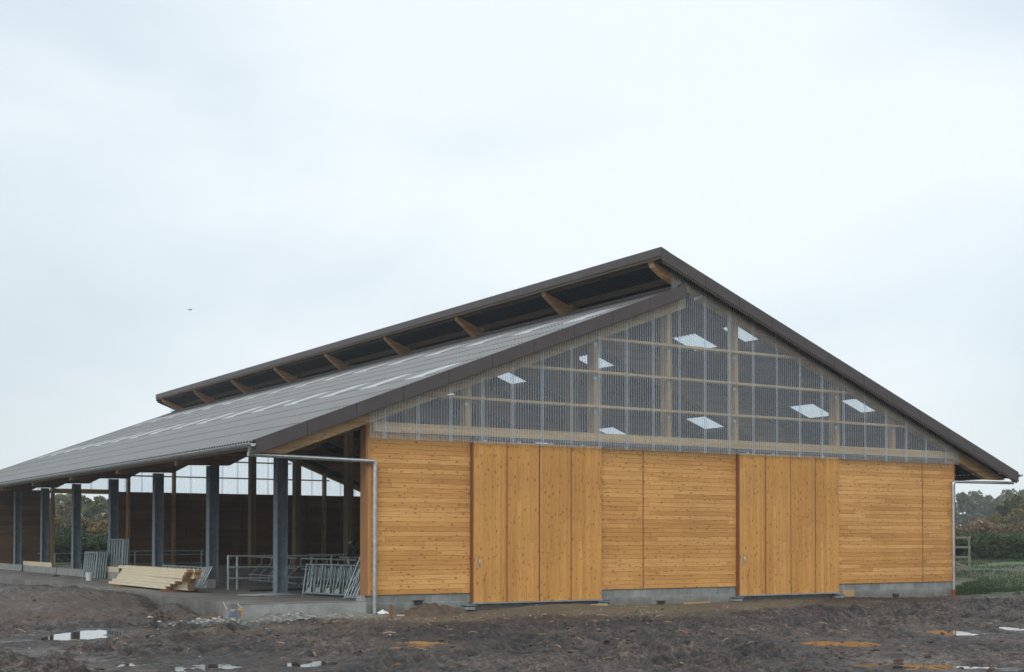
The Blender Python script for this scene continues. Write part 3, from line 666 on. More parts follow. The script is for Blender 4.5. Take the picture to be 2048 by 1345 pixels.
mb.tube([(x, -0.36, 3.40), (x, -0.34, 3.30), (x, -0.30, 3.20)], [0.07, 0.055, 0.045], 12)
mb.tube([(x + 0.04, -0.30, 3.165), (22.9, -0.28, 3.165), (20.55, -0.12, 3.155), (20.42, -0.12, 3.14), (20.40, -0.12, 3.08), (20.40, -0.12, 3.0), (20.40, -0.12, -0.25)], 0.045, 14)
dp = P('downpipe', mb, M['pipe'])
for z in (2.7, 0.2):
    mb = MB(); mb.tube([(20.40, -0.12, z - 0.015), (20.40, -0.12, z + 0.015)], 0.053, 14); mb.build('pipe_clamp', M['pipe'], dp)
mb = MB(); mb.tube([(20.40, -0.12, -0.75), (20.40, -0.12, -0.29), (20.40, -0.12, -0.285), (20.40, -0.12, -0.24)], [0.055, 0.055, 0.066, 0.066], 14); P('drain_socket', mb, M['clay'])
# floor
mb = MB(); mb.box(-3.18, 0.0, 0.05, LEN - 0.02, -0.8, FL); mb.box(0.0, W + 0.09, 0.275, LEN - 0.02, -0.8, FL - 0.003); fl = mb.build('concrete_floor', M['slab']); tag(fl, kind='structure')
mb = MB(); mb.box(-3.185, -0.02, 0.02, 0.047, -0.8, FL - 0.02); o = mb.build('floor_edge', M['concrete']); tag(o, kind='structure')
mb = MB(); mb.box(-0.45, -0.17, 9.85, LEN - 0.1, -0.7, 0.13); P('feed_kerb', mb, M['concrete'], bevel=0.01)
mb = MB(); mb.box(-0.17, -0.004, 0.06, 0.30, -0.7, -0.01); P('kerb_stub', mb, M['concrete'], bevel=0.01)

# ---------------------------------------------------------------- steel barriers
M['bright'] = mottled('bright_galvanised_tube', (0.34, 0.40, 0.41), (0.56, 0.61, 0.62), 9, 0.42, metallic=0.4, bmp=0.0)
TM = ['tube']
def tubes(name, segs, parent, mat=None, r=0.024, n=7):
    mb = MB()
    for s_ in segs: mb.tube(s_, r, n)
    return mb.build(name, M[mat or TM[0]], parent)
def feed_panel(loc, rz, lean, length, height, nb, label, group=None, plates=False, roll=0):
    t = empty('feed_panel', loc, rz, label, 'feed panel', group); t.rotation_euler = (lean, roll, rz)
    tubes('top_rail', [[(0, 0, height), (length, 0, height)]], t, r=0.026)
    tubes('bottom_rail', [[(0, 0, 0.05), (length, 0, 0.05)]], t, r=0.026)
    for e in (0.0, length): tubes('end_post', [[(e, 0, 0.0), (e, 0, height + 0.02)]], t, r=0.024)
    st = length / nb
    for i in range(nb):
        a = st * (i + 0.5)
        o = tubes('neck_bar', [[(a - 0.22 * st, 0, 0.06), (a + 0.10 * st, 0, height * 0.6), (a + 0.10 * st, 0, height)]], t, r=0.018)
        o = tubes('neck_bar', [[(a + 0.30 * st, 0, 0.06), (a + 0.24 * st, 0, height)]], t, r=0.018)
        if plates:
            mb = MB(); mb.prism([(a - 0.25 * st, 0.06), (a + 0.30 * st, 0.06), (a + 0.30 * st, 0.24), (a - 0.12 * st, 0.17)], -0.006, 0.006); mb.build('foot_plate', M['steel'], t)
    return t
PI = math.pi
# leaning stack by the gable corner
for i in range(4):
    feed_panel((0.12 + 0.07 * i, 4.10 - 0.05 * i, FL + 0.01), -PI / 2 + 0.13, -0.16, 3.2, 0.80 - 0.02 * i, 7, 'galvanised feed panel leaning in the stack just inside the barn corner', 'feed panels stacked by the gable corner', i == 0)
feed_panel((-0.02, 1.25, FL + 0.01), -PI / 2 + 0.1, -0.42, 1.15, 1.25, 4, 'single galvanised panel tilted against the orange corner post')
# stack on the low slab before the kerb
for i in range(5):
    feed_panel((-0.85 + 0.07 * i, 22.3 - 0.06 * i, FL + 0.01), -PI / 2, -0.10, 1.7, 0.95, 6, 'galvanised feed panel in the low stack leaning on the kerb beside the white bucket', 'feed panels by the bucket')
for i in range(3):
    feed_panel((-0.33 + 0.06 * i, 21.0 - 0.08 * i, 0.14), -PI / 2, -0.05, 2.0, 1.16, 6, 'galvanised feed panel standing upright on the kerb behind the timber pile', 'feed panels upright on the kerb')
# low panels just behind the timber pile
feed_panel((-0.55, 14.3, -0.13), -PI / 2, -0.35, 3.9, 0.63, 10, 'low galvanised panel leaning on the kerb right behind the pile of boards')
feed_panel((-0.98, 9.3, FL + 0.01), -PI / 2 - 0.2, -0.45, 1.1, 0.72, 3, 'galvanised panel slumped flat between the pile of boards and the second steel column')
# slanted feed fence inside
TM[0] = 'bright'
def slant_fence(y0, y1, x, zb, h, nb, label):
    t = empty('slanted_feed_fence', (x, y0, zb), 0, label, 'feed fence', 'slanted feed fences inside the barn'); Ln = y1 - y0; st = Ln / nb
    tubes('top_rail', [[(0, 0, h), (0, Ln, h)]], t, r=0.028); tubes('bottom_rail', [[(0, 0, 0.03), (0, Ln, 0.03)]], t, r=0.025)
    tubes('middle_rail', [[(0, 0, h * 0.60), (0, Ln, h * 0.60)]], t, r=0.02); tubes('middle_rail', [[(0, 0, h * 0.27), (0, Ln, h * 0.27)]], t, r=0.02)
    for i in range(nb):
        y = Ln - st * (i + 0.2)
        tubes('slanted_bar', [[(0, y, 0.03), (0, y, h * 0.27), (0, y - st * 0.95, h * 0.62), (0, y - st * 1.25, h * 0.78), (0, y - st * 1.25, h)]], t, r=0.02)
slant_fence(11.3, 15.4, 3.0, -0.12, 0.83, 5, 'slanted-bar feed fence seen between the first two steel columns')
slant_fence(6.9, 10.9, 3.0, -0.12, 0.83, 5, 'slanted-bar feed fence behind the column next to the gable corner')
def barrier(x0, x1, y, zs, posts, label, r=0.027, dirx=True, top=None):
    t = empty('tube_barrier', (x0, y, FL), 0, label, 'barrier')
    for z in zs:
        tubes('rail', [[(0, 0, z - FL), (x1 - x0, 0, z - FL)] if dirx else [(0, 0, z - FL), (0, x1 - x0, z - FL)]], t, r=r)
    for p_ in posts:
        q = p_ - x0; tubes('post', [[(q, 0.03, 0), (q, 0.03, max(zs) - FL + 0.02)] if dirx else [(0.03, q, 0), (0.03, q, max(zs) - FL + 0.02)]], t, r=0.034)
    return t
barrier(-0.35, 3.0, 8.37, (0.83, 0.51, 0.19), (-0.33, -0.06, 2.9), 'three-rail galvanised barrier crossing beside the second steel column')
barrier(3.05, 10.0, 10.3, (0.82, 0.42), (3.1, 4.9, 6.7, 8.5), 'two-rail galvanised barrier behind the stacked panels near the stooping person')
barrier(1.3, 5.8, 28.0, (0.80, 0.64, 0.26), (2.8, 3.9, 5.7), 'far galvanised barrier spanning behind the third column')
barrier(0.6, 3.6, 36.0, (0.62, 0.10), (1.4, 2.3, 3.5), 'dark barrier standing in front of the far open doorway')
for (xx, yy) in ((1.9, 33.0), (3.3, 38.0), (2.4, 30.5), (-0.6, 33.5)):
    t = empty('steel_post', (xx, yy, FL), 0, None, None); tubes('shaft', [[(0, 0, 0), (0, 0, 1.15)]], t, 'dark', r=0.035)
    mb = MB(); mb.box(-0.08, 0.08, -0.08, 0.08, 0.0, 0.012); mb.build('foot_plate', M['dark'], t)
    tag(t, {1.9: 'dark post standing alone before the far doorway', 3.3: 'dark post at the inner side of the far doorway', 2.4: 'dark post beside the low barrier deep in the barn', -0.6: 'dark post on the outer edge of the far kerb'}[xx], 'post')
barrier(2.2, 7.6, 5.9, (0.80, 0.45, 0.12), (2.3, 4.0, 5.8, 7.5), 'three-rail galvanised barrier close behind the stacked panels')
slant_fence(8.0, 13.2, 5.4, -0.12, 0.83, 6, 'slanted-bar feed fence in the second row deeper inside the barn')
barrier(6.8, 11.8, 19.0, (0.72, 0.30, -0.02), (6.9, 9.0, 11.7), 'middle galvanised barrier between the interior timber posts')

# ---------------------------------------------------------------- loose things on the slab
random.seed(5)
near_r = [8.25, 7.85, 7.42, 6.85, 6.72, 6.62, 6.47]; near_l = [13.9, 13.45, 13.0, 12.85, 12.65, 12.5, 12.85]
lab = 'pale sawn board in the staggered pile at the slab edge, end toward the gable'
for lyr in range(7):
    for c in range(2):
        a = near_r[lyr] - (0 if c == 0 else (1.25, 0.9, 0.5, 0.05, 0.3, 0.15, 0.1)[lyr]); b = near_l[lyr] + random.uniform(-0.3, 0.2) * (c > 0)
        mb = MB(); hw, hh = 0.098, 0.041
        Lh = (b - a) / 2
        mb.box(-hw, hw, -Lh, Lh, -hh, hh)
        mb.m = [0, 0, 1, 0, 1, 0]
        o = mb.build('timber_board', [M['lumber'], M['endgrain']], None, 0.004)
        o.location = (-2.12 + 0.21 * c + random.uniform(-0.006, 0.006), (a + b) / 2, FL + 0.055 + hh + 0.084 * lyr); o.rotation_euler = (0, 0, random.uniform(-0.004, 0.004))
        tag(o, lab, 'board', 'boards in the timber pile')
for i, yb in enumerate((7.9, 12.6)):
    mb = MB(); mb.box(-0.55, 0.5, -0.05, 0.05, -0.027, 0.027); o = mb.build('bearer', M['brownstake'], None, 0.003); o.location = (-1.9, yb, FL + 0.027)
    tag(o, ('dark bearer under the gable end of the board pile', 'dark bearer under the deeper end of the board pile')[i], 'timber')
for (ya, yb, lb) in ((28.8, 34.2, 'pale board on edge along the kerb beside the far columns'), (19.0, 20.8, 'pale board on the kerb below the upright feed panels'), (9.85, 11.3, 'short pale board on the kerb end behind the board pile')):
    mb = MB(); mb.box(-0.022, 0.022, -(yb - ya) / 2, (yb - ya) / 2, 0, 0.19); mb.m = [0, 0, 1, 0, 1, 0]; o = mb.build('kerb_board', [M['lumber'], M['endgrain']], None, 0.003); o.location = (-0.43, (ya + yb) / 2, 0.131); tag(o, lb, 'board')
mb = MB(); mb.box(0, 2.3, -0.025, 0.025, 0, 0.19); o = mb.build('floor_board', M['stake'], None, 0.003); o.location = (0.45, 4.55, FL + 0.002); o.rotation_euler = (0, 0, 0.2); tag(o, 'brown board on edge on the floor behind the stacked feed panels', 'board')
# bucket
t = empty('bucket', (-1.5, 18.9, FL), 0, 'small white plastic bucket on the slab beside the stacked panels', 'bucket')
mb = MB(); mb.tube([(0, 0, 0), (0, 0, 0.012), (0, 0, 0.27), (0, 0, 0.285)], [0.105, 0.11, 0.135, 0.142], 20, caps=False); mb.tube([(0, 0, 0.02), (0, 0, 0.27)], [0.102, 0.130], 20, caps=False); mb.add([(0.105*math.cos(2*PI*k/20), 0.105*math.sin(2*PI*k/20), 0.004) for k in range(20)], [tuple(range(20))]); mb.build('pail', M['white'], t)
mb = MB(); mb.tube([(-0.14, 0, 0.26), (-0.11, 0.06, 0.20), (0, 0.15, 0.17), (0.11, 0.06, 0.20), (0.14, 0, 0.26)], 0.004, 6); mb.build('handle', M['tube'], t)
# sheets under the first column
mb = MB(); mb.box(-0.75, 0.5, -0.5, 0.5, 0, 0.012); mb.box(-0.95, 0.1, -0.42, 0.30, 0.014, 0.024); o = mb.build('flat_sheet', M['sheet'], None); o.location = (-0.55, 4.6, FL + 0.003); o.rotation_euler = (0, 0, 0.5); tag(o, 'thin pale sheets lying flat at the foot of the first steel column', 'sheet')
mb = MB(); mb.box(-0.9, 0.9, -0.05, 0.05, 0, 0.05); o = mb.build('dark_beam', M['dark'], None, 0.004); o.location = (0.6, 7.0, FL + 0.002); o.rotation_euler = (0, 0, 0.15); tag(o, 'dark length of steel lying on the floor behind the flat sheets', 'beam')
mb = MB(); mb.tube([(0, 0, 0), (0.0, 0, 0.02), (0, 0, 0.05), (0, 0, 0.07)], [0.13, 0.15, 0.10, 0.03], 10); mb.tube([(0, 0, 0.05), (0.02, 0.03, 0.2), (0.07, 0.0, 0.42)], 0.012, 6); o = mb.build('weighted_stake', M['dark'], None); o.location = (-1.3, 24.5, FL); tag(o, 'dark round foot with a thin rod on the slab near the far kerb', 'marker')
# stakes and offcuts in the dirt
def stake(x, y, h, w_, m_, lb, rot=0.1, name='wooden_stake', lean=0.0):
    mb = MB(); mb.box(-w_/2, w_/2, -w_*0.4, w_*0.4, -0.15, h); o = mb.build(name, M[m_], None, 0.003); o.location = (x, y, gz(x, y)); o.rotation_euler = (lean, lean * 0.7, rot); tag(o, lb, 'stake'); return o
stake(-2.45, 4.4, 0.36, 0.065, 'stake', 'short pale stake in the dirt beside the slab edge, before the boards', lean=0.05)
stake(-0.02, -1.23, 0.30, 0.07, 'brownstake', 'brown wooden stake standing beside the foot of the zinc downpipe')
mb = MB(); mb.box(0, 1.1, -0.05, 0.05, 0, 0.045); o = mb.build('plank', M['stake'], None, 0.003); o.location = (9.3, -0.36, gz(9.8, -0.2) + 0.01); o.rotation_euler = (0, 0, 0.25); tag(o, 'single plank lying on the ground against the middle wall panel', 'plank')
mb = MB(); mb.box(-0.22, 0.22, -0.04, 0.04, 0, 0.2); o = mb.build('wood_block', M['stake'], None, 0.004); o.location = (15.72, -0.12, -0.37); tag(o, 'square wooden block leaning on the plinth beside the second sliding door', 'block')
mb = MB(); mb.box(0, 0.45, -0.06, 0.06, 0, 0.03); o = mb.build('plank', M['stake'], None, 0.003); o.location = (5.9, -0.75, gz(6.1, -0.75) + 0.005); o.rotation_euler = (0, 0.03, -0.3); tag(o, 'short pale offcut on the sand under the first sliding door', 'plank')
mb = MB(); mb.box(-0.45, 0.45, -0.03, 0.03, 0, 0.025); o = mb.build('plank', M['lumber'], None, 0.003); o.location = (0.75, -0.9, gz(0.7, -0.9) + 0.0); o.rotation_euler = (0, 0.02, 0.05); tag(o, 'thin pale batten on the ground along the block plinth', 'batten')
# crumpled white film by the plinth
mb = MB(); random.seed(3); n = 7; g = [[((i/(n-1)-0.5)*0.28, (j/(n-1)-0.5)*0.2, 0.08*math.exp(-((i-3)**2+(j-4)**2)/5)+random.uniform(0,0.04)) for i in range(n)] for j in range(n)]
mb.add([p for r_ in g for p in r_], [(j*n+i, j*n+i+1, (j+1)*n+i+1, (j+1)*n+i) for j in range(n-1) for i in range(n-1)]); o = mb.build('plastic_film', M['white']); o.location = (0.30, -0.22, gz(0.3, -0.3) - 0.01); tag(o, 'crumpled white plastic film against the plinth behind the brown stake', 'plastic film')
# dark block with boards in the rubble
t = empty('concrete_lump', (-3.5, -0.45, gz(-3.5, -0.45) - 0.03), 0.25, 'dark cracked block in the rubble at the slab corner', 'block')
mb = MB(); mb.prism([(-0.17, 0), (0.17, 0), (0.16, 0.17), (0.03, 0.20), (-0.06, 0.15), (-0.15, 0.19)], -0.1, 0.12); mb.build('block', M['greyblock'], t, 0.008)
mb = MB(); mb.box(0.175, 0.23, -0.09, 0.06, 0, 0.19); o = mb.build('plank', M['trim'], None, 0.003); o.location = (-3.5, -0.45, gz(-3.5, -0.45) - 0.02); o.rotation_euler = (0, 0, 0.25); tag(o, 'small orange board upright against the dark block in the rubble', 'board')
mb = MB(); mb.tube([(0, 0, 0), (0.16, 0.02, 0.10)], 0.012, 6); mb.tube([(0.33, 0, 0.16), (0.22, 0.0, 0.26)], 0.012, 6); mb.tube([(-0.02, 0.0, 0.14), (-0.1, 0, 0.30)], 0.010, 6); o = mb.build('broken_sticks', M['lumber']); o.location = (-3.6, -0.45, gz(-3.6, -0.45) + 0.05); tag(o, 'pale broken sticks poking out over the dark block', 'sticks')

def rock_mesh(seed, r=1.0):
    rg = random.Random(seed); bm = bmesh.new(); bmesh.ops.create_icosphere(bm, subdivisions=2, radius=r)
    off = [Vector((rg.uniform(-1, 1), rg.uniform(-1, 1), rg.uniform(-1, 1))).normalized() for _ in range(7)]
    for v in bm.verts:
        for d in off:
            k = v.co.dot(d); lim = 0.62 * r
            if k > lim: v.co -= d * (k - lim)
        v.co *= rg.uniform(0.93, 1.07)
        v.co.z *= 0.62
    me = bpy.data.meshes.new('rock'); bm.to_mesh(me); bm.free(); return me
M['rubble'] = mottled('broken_concrete', (0.24, 0.23, 0.21), (0.46, 0.45, 0.41), 5, 0.9)
M['clod'] = mottled('earth_clod', (0.045, 0.030, 0.022), (0.12, 0.08, 0.055), 6, 0.9, bmp=0.6, bd=0.03)
def scatter(name, mat, spots, label, cat, group=None, seed=0, kind=None, flat=1.0):
    """many small lumps as one object that nobody could count"""
    rg = random.Random(seed); mb = MB(); src = [rock_mesh(seed * 10 + i) for i in range(4)]
    for (cx, cy, sx, sy, n, r0, r1) in spots:
        for _ in range(n):
            x = rg.gauss(cx, sx); y = rg.gauss(cy, sy); r = rg.uniform(r0, r1) * rg.uniform(0.6, 1.2); me = rg.choice(src); a = rg.uniform(0, 6.28); tl = rg.uniform(-0.5, 0.5)
            if x > -3.2 and y > 0.0: continue
            Mx = Matrix.Translation((x, y, gz(x, y) + r * 0.15)) @ Matrix.Rotation(a, 4, 'Z') @ Matrix.Rotation(tl, 4, 'X') @ Matrix.Diagonal((r * rg.uniform(0.8, 1.7), r, r * flat, 1))
            mb.add([Mx @ v.co for v in me.vertices], [tuple(p.vertices) for p in me.polygons])
    o = mb.build(name, mat); tag(o, label, cat, group, kind); return o
scatter('rubble_stones', M['rubble'], [(-4.0, -0.3, 0.40, 0.35, 120, 0.02, 0.06), (-2.4, -0.85, 0.8, 0.35, 90, 0.01, 0.04), (-0.9, -0.6, 0.6, 0.25, 30, 0.01, 0.03), (-3.6, -1.6, 0.8, 0.5, 50, 0.012, 0.03)], 'pale broken concrete rubble along the slab corner', 'rubble', seed=2, kind='stuff')
scatter('earth_clods', M['clod'], [(2, -9, 5, 3.5, 420, 0.015, 0.06), (6, -6, 5, 2.5, 260, 0.015, 0.05), (-6, -4, 3, 4, 200, 0.015, 0.05), (3, -14, 2.5, 1.5, 120, 0.02, 0.06), (-4.2, 1.2, 0.4, 1.2, 40, 0.02, 0.07)], 'dark clods of mud churned up by tyres', 'clods', seed=4, kind='stuff')
scatter('gravel', M['rubble'], [(5, -2.2, 4.5, 0.9, 160, 0.008, 0.024), (-5, -6, 3, 4, 60, 0.008, 0.025)], 'small pale stones strewn over the sandy strip', 'gravel', seed=6, kind='stuff')
mb = MB(); rg = random.Random(12)
for i in range(150):
    x, y = rg.gauss(1, 5.5), rg.gauss(-5.5, 4.2)
    if y > -0.3 or x < -11: continue
    a = rg.uniform(0, 3.14); ln = rg.uniform(0.05, 0.28); z = gz(x, y) + 0.012; z2 = gz(x + ln * math.cos(a), y + ln * math.sin(a)) + 0.015
    mb.tube([(x, y, z), (x + ln * 0.5 * math.cos(a), y + ln * 0.5 * math.sin(a), (z + z2) / 2 + 0.02), (x + ln * math.cos(a), y + ln * math.sin(a), z2)], rg.uniform(0.003, 0.009), 5)
o = mb.build('straw', M['stake']); tag(o, 'bits of straw and splintered wood trodden into the mud', 'straw', kind='stuff')
# heap of earth by the plinth
def heap(cx, cy, rx, ry, h, seed, name, label):
    n = 56; X_, Y_ = np.meshgrid(np.linspace(-1.2, 1.2, n), np.linspace(-1.2, 1.2, n)); r = np.hypot(X_, Y_)
    hx = (fbm(X_ * rx * 4 + 9, Y_ * ry * 4, 1.5, 4, 0.6, seed) - 0.35)
    Z_ = h * np.clip(1 - r ** 1.5, -0.15, 1) * (0.55 + 1.1 * hx) + (fbm(X_ * rx * 10, Y_ * ry * 10, 1.0, 3, 0.6, seed + 5) - 0.5) * 0.07
    gx_, gy_ = cx + X_ * rx, cy + Y_ * ry; base = terrain(gx_, gy_, False); Z_ = base + np.where(r < 1.1, Z_, -0.08)
    I = np.arange(n * n).reshape(n, n); Q = np.stack([I[:-1, :-1], I[:-1, 1:], I[1:, 1:], I[1:, :-1]], -1).reshape(-1, 4)
    o = np_mesh(name, np.stack([gx_.ravel(), gy_.ravel(), Z_.ravel()], 1), Q, M['clod'], smooth=True); tag(o, label, 'dirt heap'); return o
heap(1.35, -0.75, 1.0, 0.55, 0.34, 3, 'earth_heap', 'loose brown earth heap against the block plinth before the first door')
heap(-3.6, 0.6, 0.5, 0.5, 0.12, 8, 'earth_heap', 'low heap of earth against the side of the slab behind the rubble')

# ---------------------------------------------------------------- stooping person at the barrier
M['cloth'] = mottled('dark_work_clothes', (0.012, 0.014, 0.016), (0.030, 0.034, 0.036), 9, 0.9, bmp=0.3)
M['skin'] = mottled('skin', (0.36, 0.21, 0.15), (0.45, 0.27, 0.20), 9, 0.6, bmp=0)
M['hair'] = mottled('dark_hair', (0.012, 0.010, 0.008), (0.03, 0.024, 0.02), 20, 0.7)
def skin_body(name, verts, edges, radii, mat, parent, sub=2, root=0):
    me = bpy.data.meshes.new(name); me.from_pydata(verts, edges, []); o = bpy.data.objects.new(name, me); COL.objects.link(o); o.parent = parent
    o.modifiers.new('skin', 'SKIN'); me.materials.append(mat)
    for i, r in enumerate(radii):
        sv = me.skin_vertices[0].data[i]; sv.radius = (r, r) if isinstance(r, (int, float)) else r; sv.use_root = (i == root)
    s_ = o.modifiers.new('sub', 'SUBSURF'); s_.levels = sub; s_.render_levels = sub
    for p_ in me.polygons: p_.use_smooth = True
    dg = bpy.context.evaluated_depsgraph_get(); m2 = bpy.data.meshes.new_from_object(o.evaluated_get(dg)); o.modifiers.clear(); o.data = m2
    for p_ in m2.polygons: p_.use_smooth = True
    return o
pr = empty('person', (3.42, 7.5, FL), 0.0, 'person in dark hooded work clothes stooping behind the stacked feed panels', 'person')
# faces -x, leaning forward; hands on the rail in front
V = [(0.10, 0, 0.90), (0.02, 0, 1.02), (-0.12, 0, 1.16), (-0.21, 0, 1.26), (-0.25, 0, 1.31),                  # pelvis..neck
     (0.11, 0.10, 0.86), (-0.02, 0.12, 0.48), (0.10, 0.12, 0.09), (-0.06, 0.12, 0.04),                        # leg
     (0.11, -0.10, 0.86), (0.08, -0.12, 0.47), (0.22, -0.12, 0.09), (0.06, -0.12, 0.04),                      # leg
     (-0.19, 0.17, 1.24), (-0.26, 0.22, 0.98), (-0.42, 0.17, 0.90),                                           # arm
     (-0.19, -0.17, 1.24), (-0.28, -0.22, 0.99), (-0.46, -0.17, 0.95)]
E_ = [(0,1),(1,2),(2,3),(3,4),(0,5),(5,6),(6,7),(7,8),(0,9),(9,10),(10,11),(11,12),(3,13),(13,14),(14,15),(3,16),(16,17),(17,18)]
Rr = [(0.15,0.12),(0.155,0.13),(0.17,0.14),(0.13,0.11),0.065, 0.095,0.068,0.05,0.045, 0.095,0.068,0.05,0.045, 0.07,0.052,0.038, 0.07,0.052,0.038]
skin_body('work_clothes', V, E_, Rr, M['cloth'], pr)
skin_body('head', [(-0.245, 0, 1.30), (-0.29, 0, 1.36), (-0.325, 0, 1.41), (-0.375, 0, 1.37), (-0.33, 0.075, 1.385), (-0.33, -0.075, 1.385)], [(0,1),(1,2),(1,3),(2,4),(2,5)], [0.055, (0.085,0.08), (0.09,0.085), 0.022, 0.018, 0.018], M['skin'], pr)
skin_body('hood', [(-0.20, 0, 1.29), (-0.255, 0, 1.38), (-0.305, 0, 1.44)], [(0,1),(1,2)], [0.085, (0.105,0.10), (0.098,0.095)], M['cloth'], pr)
for sy in (0.17, -0.17):
    wx, wz = (-0.42, 0.90) if sy > 0 else (-0.46, 0.95)
    vs = [(wx, sy, wz), (wx - 0.07, sy, wz - 0.01)]; es = [(0, 1)]; rs = [0.026, (0.034, 0.018)]
    for j in range(4):
        q = len(vs); yy_ = sy + (j - 1.5) * 0.019; ln_ = (0.030, 0.036, 0.034, 0.026)[j]
        vs += [(wx - 0.09, yy_, wz - 0.012), (wx - 0.09 - ln_, yy_, wz - 0.03), (wx - 0.08 - ln_, yy_, wz - 0.06)]; es += [(1, q), (q, q+1), (q+1, q+2)]; rs += [0.010, 0.009, 0.008]
    q = len(vs); sg = -1 if sy > 0 else 1; vs += [(wx - 0.03, sy + sg * 0.035, wz - 0.01), (wx - 0.06, sy + sg * 0.052, wz - 0.035)]; es += [(1, q), (q, q+1)]; rs += [0.012, 0.010]
    skin_body('hand', vs, es, rs, M['skin'], pr, 1)

# ---------------------------------------------------------------- vegetation
def leaf_mat(name, stops, trans=0.25):
    m, t, b = new_mat(name)
    oi = N(t, 'ShaderNodeObjectInfo'); ge = N(t, 'ShaderNodeNewGeometry')
    n = noise(t, coords(t), 0.55, 3, 0.6)
    v = math_(t, 'MULTIPLY_ADD', ge.outputs['Random Per Island'], 0.45, math_(t, 'MULTIPLY_ADD', n, 0.8, -0.13))
    v = math_(t, 'MULTIPLY_ADD', oi.outputs['Random'], 0.25, math_(t, 'SUBTRACT', v, 0.12))
    L(t, ramp(t, stops, v).outputs[0], b.inputs['Base Color']); b.inputs['Roughness'].default_value = 0.6
    b.inputs['Specular IOR Level'].default_value = 0.25
    return m
M['leaf_tree'] = leaf_mat('tree_leaves', [(0.15, (0.030, 0.050, 0.018)), (0.5, (0.065, 0.085, 0.028)), (0.75, (0.13, 0.12, 0.035)), (0.95, (0.20, 0.13, 0.04))])
M['leaf_autumn'] = leaf_mat('autumn_leaves', [(0.15, (0.05, 0.05, 0.02)), (0.45, (0.12, 0.10, 0.035)), (0.75, (0.21, 0.13, 0.04)), (0.95, (0.24, 0.10, 0.03))])
M['leaf_hedge'] = leaf_mat('bramble_leaves', [(0.15, (0.012, 0.028, 0.010)), (0.5, (0.035, 0.062, 0.020)), (0.8, (0.075, 0.10, 0.032)), (0.97, (0.15, 0.11, 0.04))])
M['reed'] = leaf_mat('dry_stems', [(0.1, (0.09, 0.06, 0.04)), (0.5, (0.19, 0.135, 0.08)), (0.9, (0.28, 0.20, 0.12))])
M['bark'] = mottled('bark', (0.035, 0.030, 0.026), (0.085, 0.072, 0.060), 8, 0.9, stretch=(3, 3, 0.6))
def leaf_cloud(centres, radii, per, size, seed, squash=0.8, up=0.0):
    rg = np.random.default_rng(seed); P_, A_, B_ = [], [], []
    for c, r, n in zip(centres, radii, per):
        d = rg.normal(size=(n, 3)); d /= np.linalg.norm(d, axis=1)[:, None]
        rad = r * (0.45 + 0.55 * rg.random(n) ** 0.5)[:, None]
        p = np.array(c) + d * rad * np.array([1, 1, squash]); P_.append(p)
        a = rg.normal(size=(n, 3)); a[:, 2] += up * 2; a /= np.linalg.norm(a, axis=1)[:, None]
        b = np.cross(a, rg.normal(size=(n, 3))); b /= np.linalg.norm(b, axis=1)[:, None]
        s = (size * rg.uniform(0.5, 1.3, n))[:, None]; A_.append(a * s); B_.append(b * s * 0.6)
    P_, A_, B_ = map(np.concatenate, (P_, A_, B_)); n = len(P_)
    V = np.stack([P_ - A_, P_ + B_, P_ + A_, P_ - B_], 1).reshape(-1, 3); return V, np.arange(4 * n).reshape(n, 4)
def make_tree(name, seed, h, w_, leaf, nclump=46, per=70, size=0.30, base=0.22, tall=False, label=None):
    rg = random.Random(seed); t = empty(name, (0, 0, 0)); mb = MB()
    pts = [(0, 0, -0.3)]; 
    for i in range(1, 7): pts.append((rg.uniform(-1, 1) * 0.03 * h * i / 6, rg.uniform(-1, 1) * 0.03 * h * i / 6, h * 0.86 * i / 6))
    mb.tube(pts, [0.026 * h * (1 - i / 7.2) for i in range(7)], 7)
    cs, rs = [], []
    for i in range(nclump):
        u = rg.random(); z = h * (base + (1 - base) * u ** 0.85)
        prof = math.sin(math.pi * min(1, 0.12 + 0.88 * u)) ** 0.6 if not tall else (0.45 + 0.55 * math.sin(math.pi * (0.1 + 0.85 * u)))
        a = rg.uniform(0, 6.28); q = w_ * 0.5 * prof * rg.uniform(0.3, 1.0); c = (q * math.cos(a), q * math.sin(a), z); cs.append(c); rs.append(h * rg.uniform(0.045, 0.10))
        if i % 2 == 0:
            z0 = z * rg.uniform(0.55, 0.8); mb.tube([(0, 0, z0), (c[0] * 0.5, c[1] * 0.5, (z0 + z) / 2 + 0.02 * h), c], [0.008 * h, 0.005 * h, 0.002 * h], 5)
    mb.build('trunk', M['bark'], t)
    V_, Q_ = leaf_cloud(cs, rs, [int(per * rg.uniform(0.6, 1.4)) for _ in cs], size, seed)
    np_mesh('crown', V_, Q_, leaf, t)
    return t
def at(px, dist):      # a spot on the ground out along a bearing from the camera position
    a = 0.5615 + math.atan2(px - 1024, 2687.2); return CAM.x + math.sin(a) * dist, CAM.y + math.cos(a) * dist
protoA = make_tree('field_tree', 1, 11.0, 6.0, M['leaf_tree'], 50, 60, 0.34, 0.18, True)
protoB = make_tree('field_tree', 2, 10.0, 7.5, M['leaf_tree'], 60, 70, 0.34, 0.15)
protoC = make_tree('autumn_tree', 3, 8.0, 8.0, M['leaf_autumn'], 60, 75, 0.30, 0.08)
protoD = make_tree('autumn_tree', 4, 9.5, 9.0, M['leaf_tree'], 70, 75, 0.32, 0.06)
used = set()
LAB = []
def put(proto, px, dist, s, label, group, cat='tree', rz=None, zs=1.0):
    o = proto if proto.name not in used else dup(proto)
    used.add(proto.name) if o is proto else None
    x, y = at(px, dist); o.location = (x, y, gz(x, y)); o.rotation_euler = (0, 0, px * 0.37 if rz is None else rz); o.scale = (s, s, s * zs)
    tag(o, label, cat, group); return o
random.seed(11)
row = 'hazy field trees in the row beyond the barn corner'
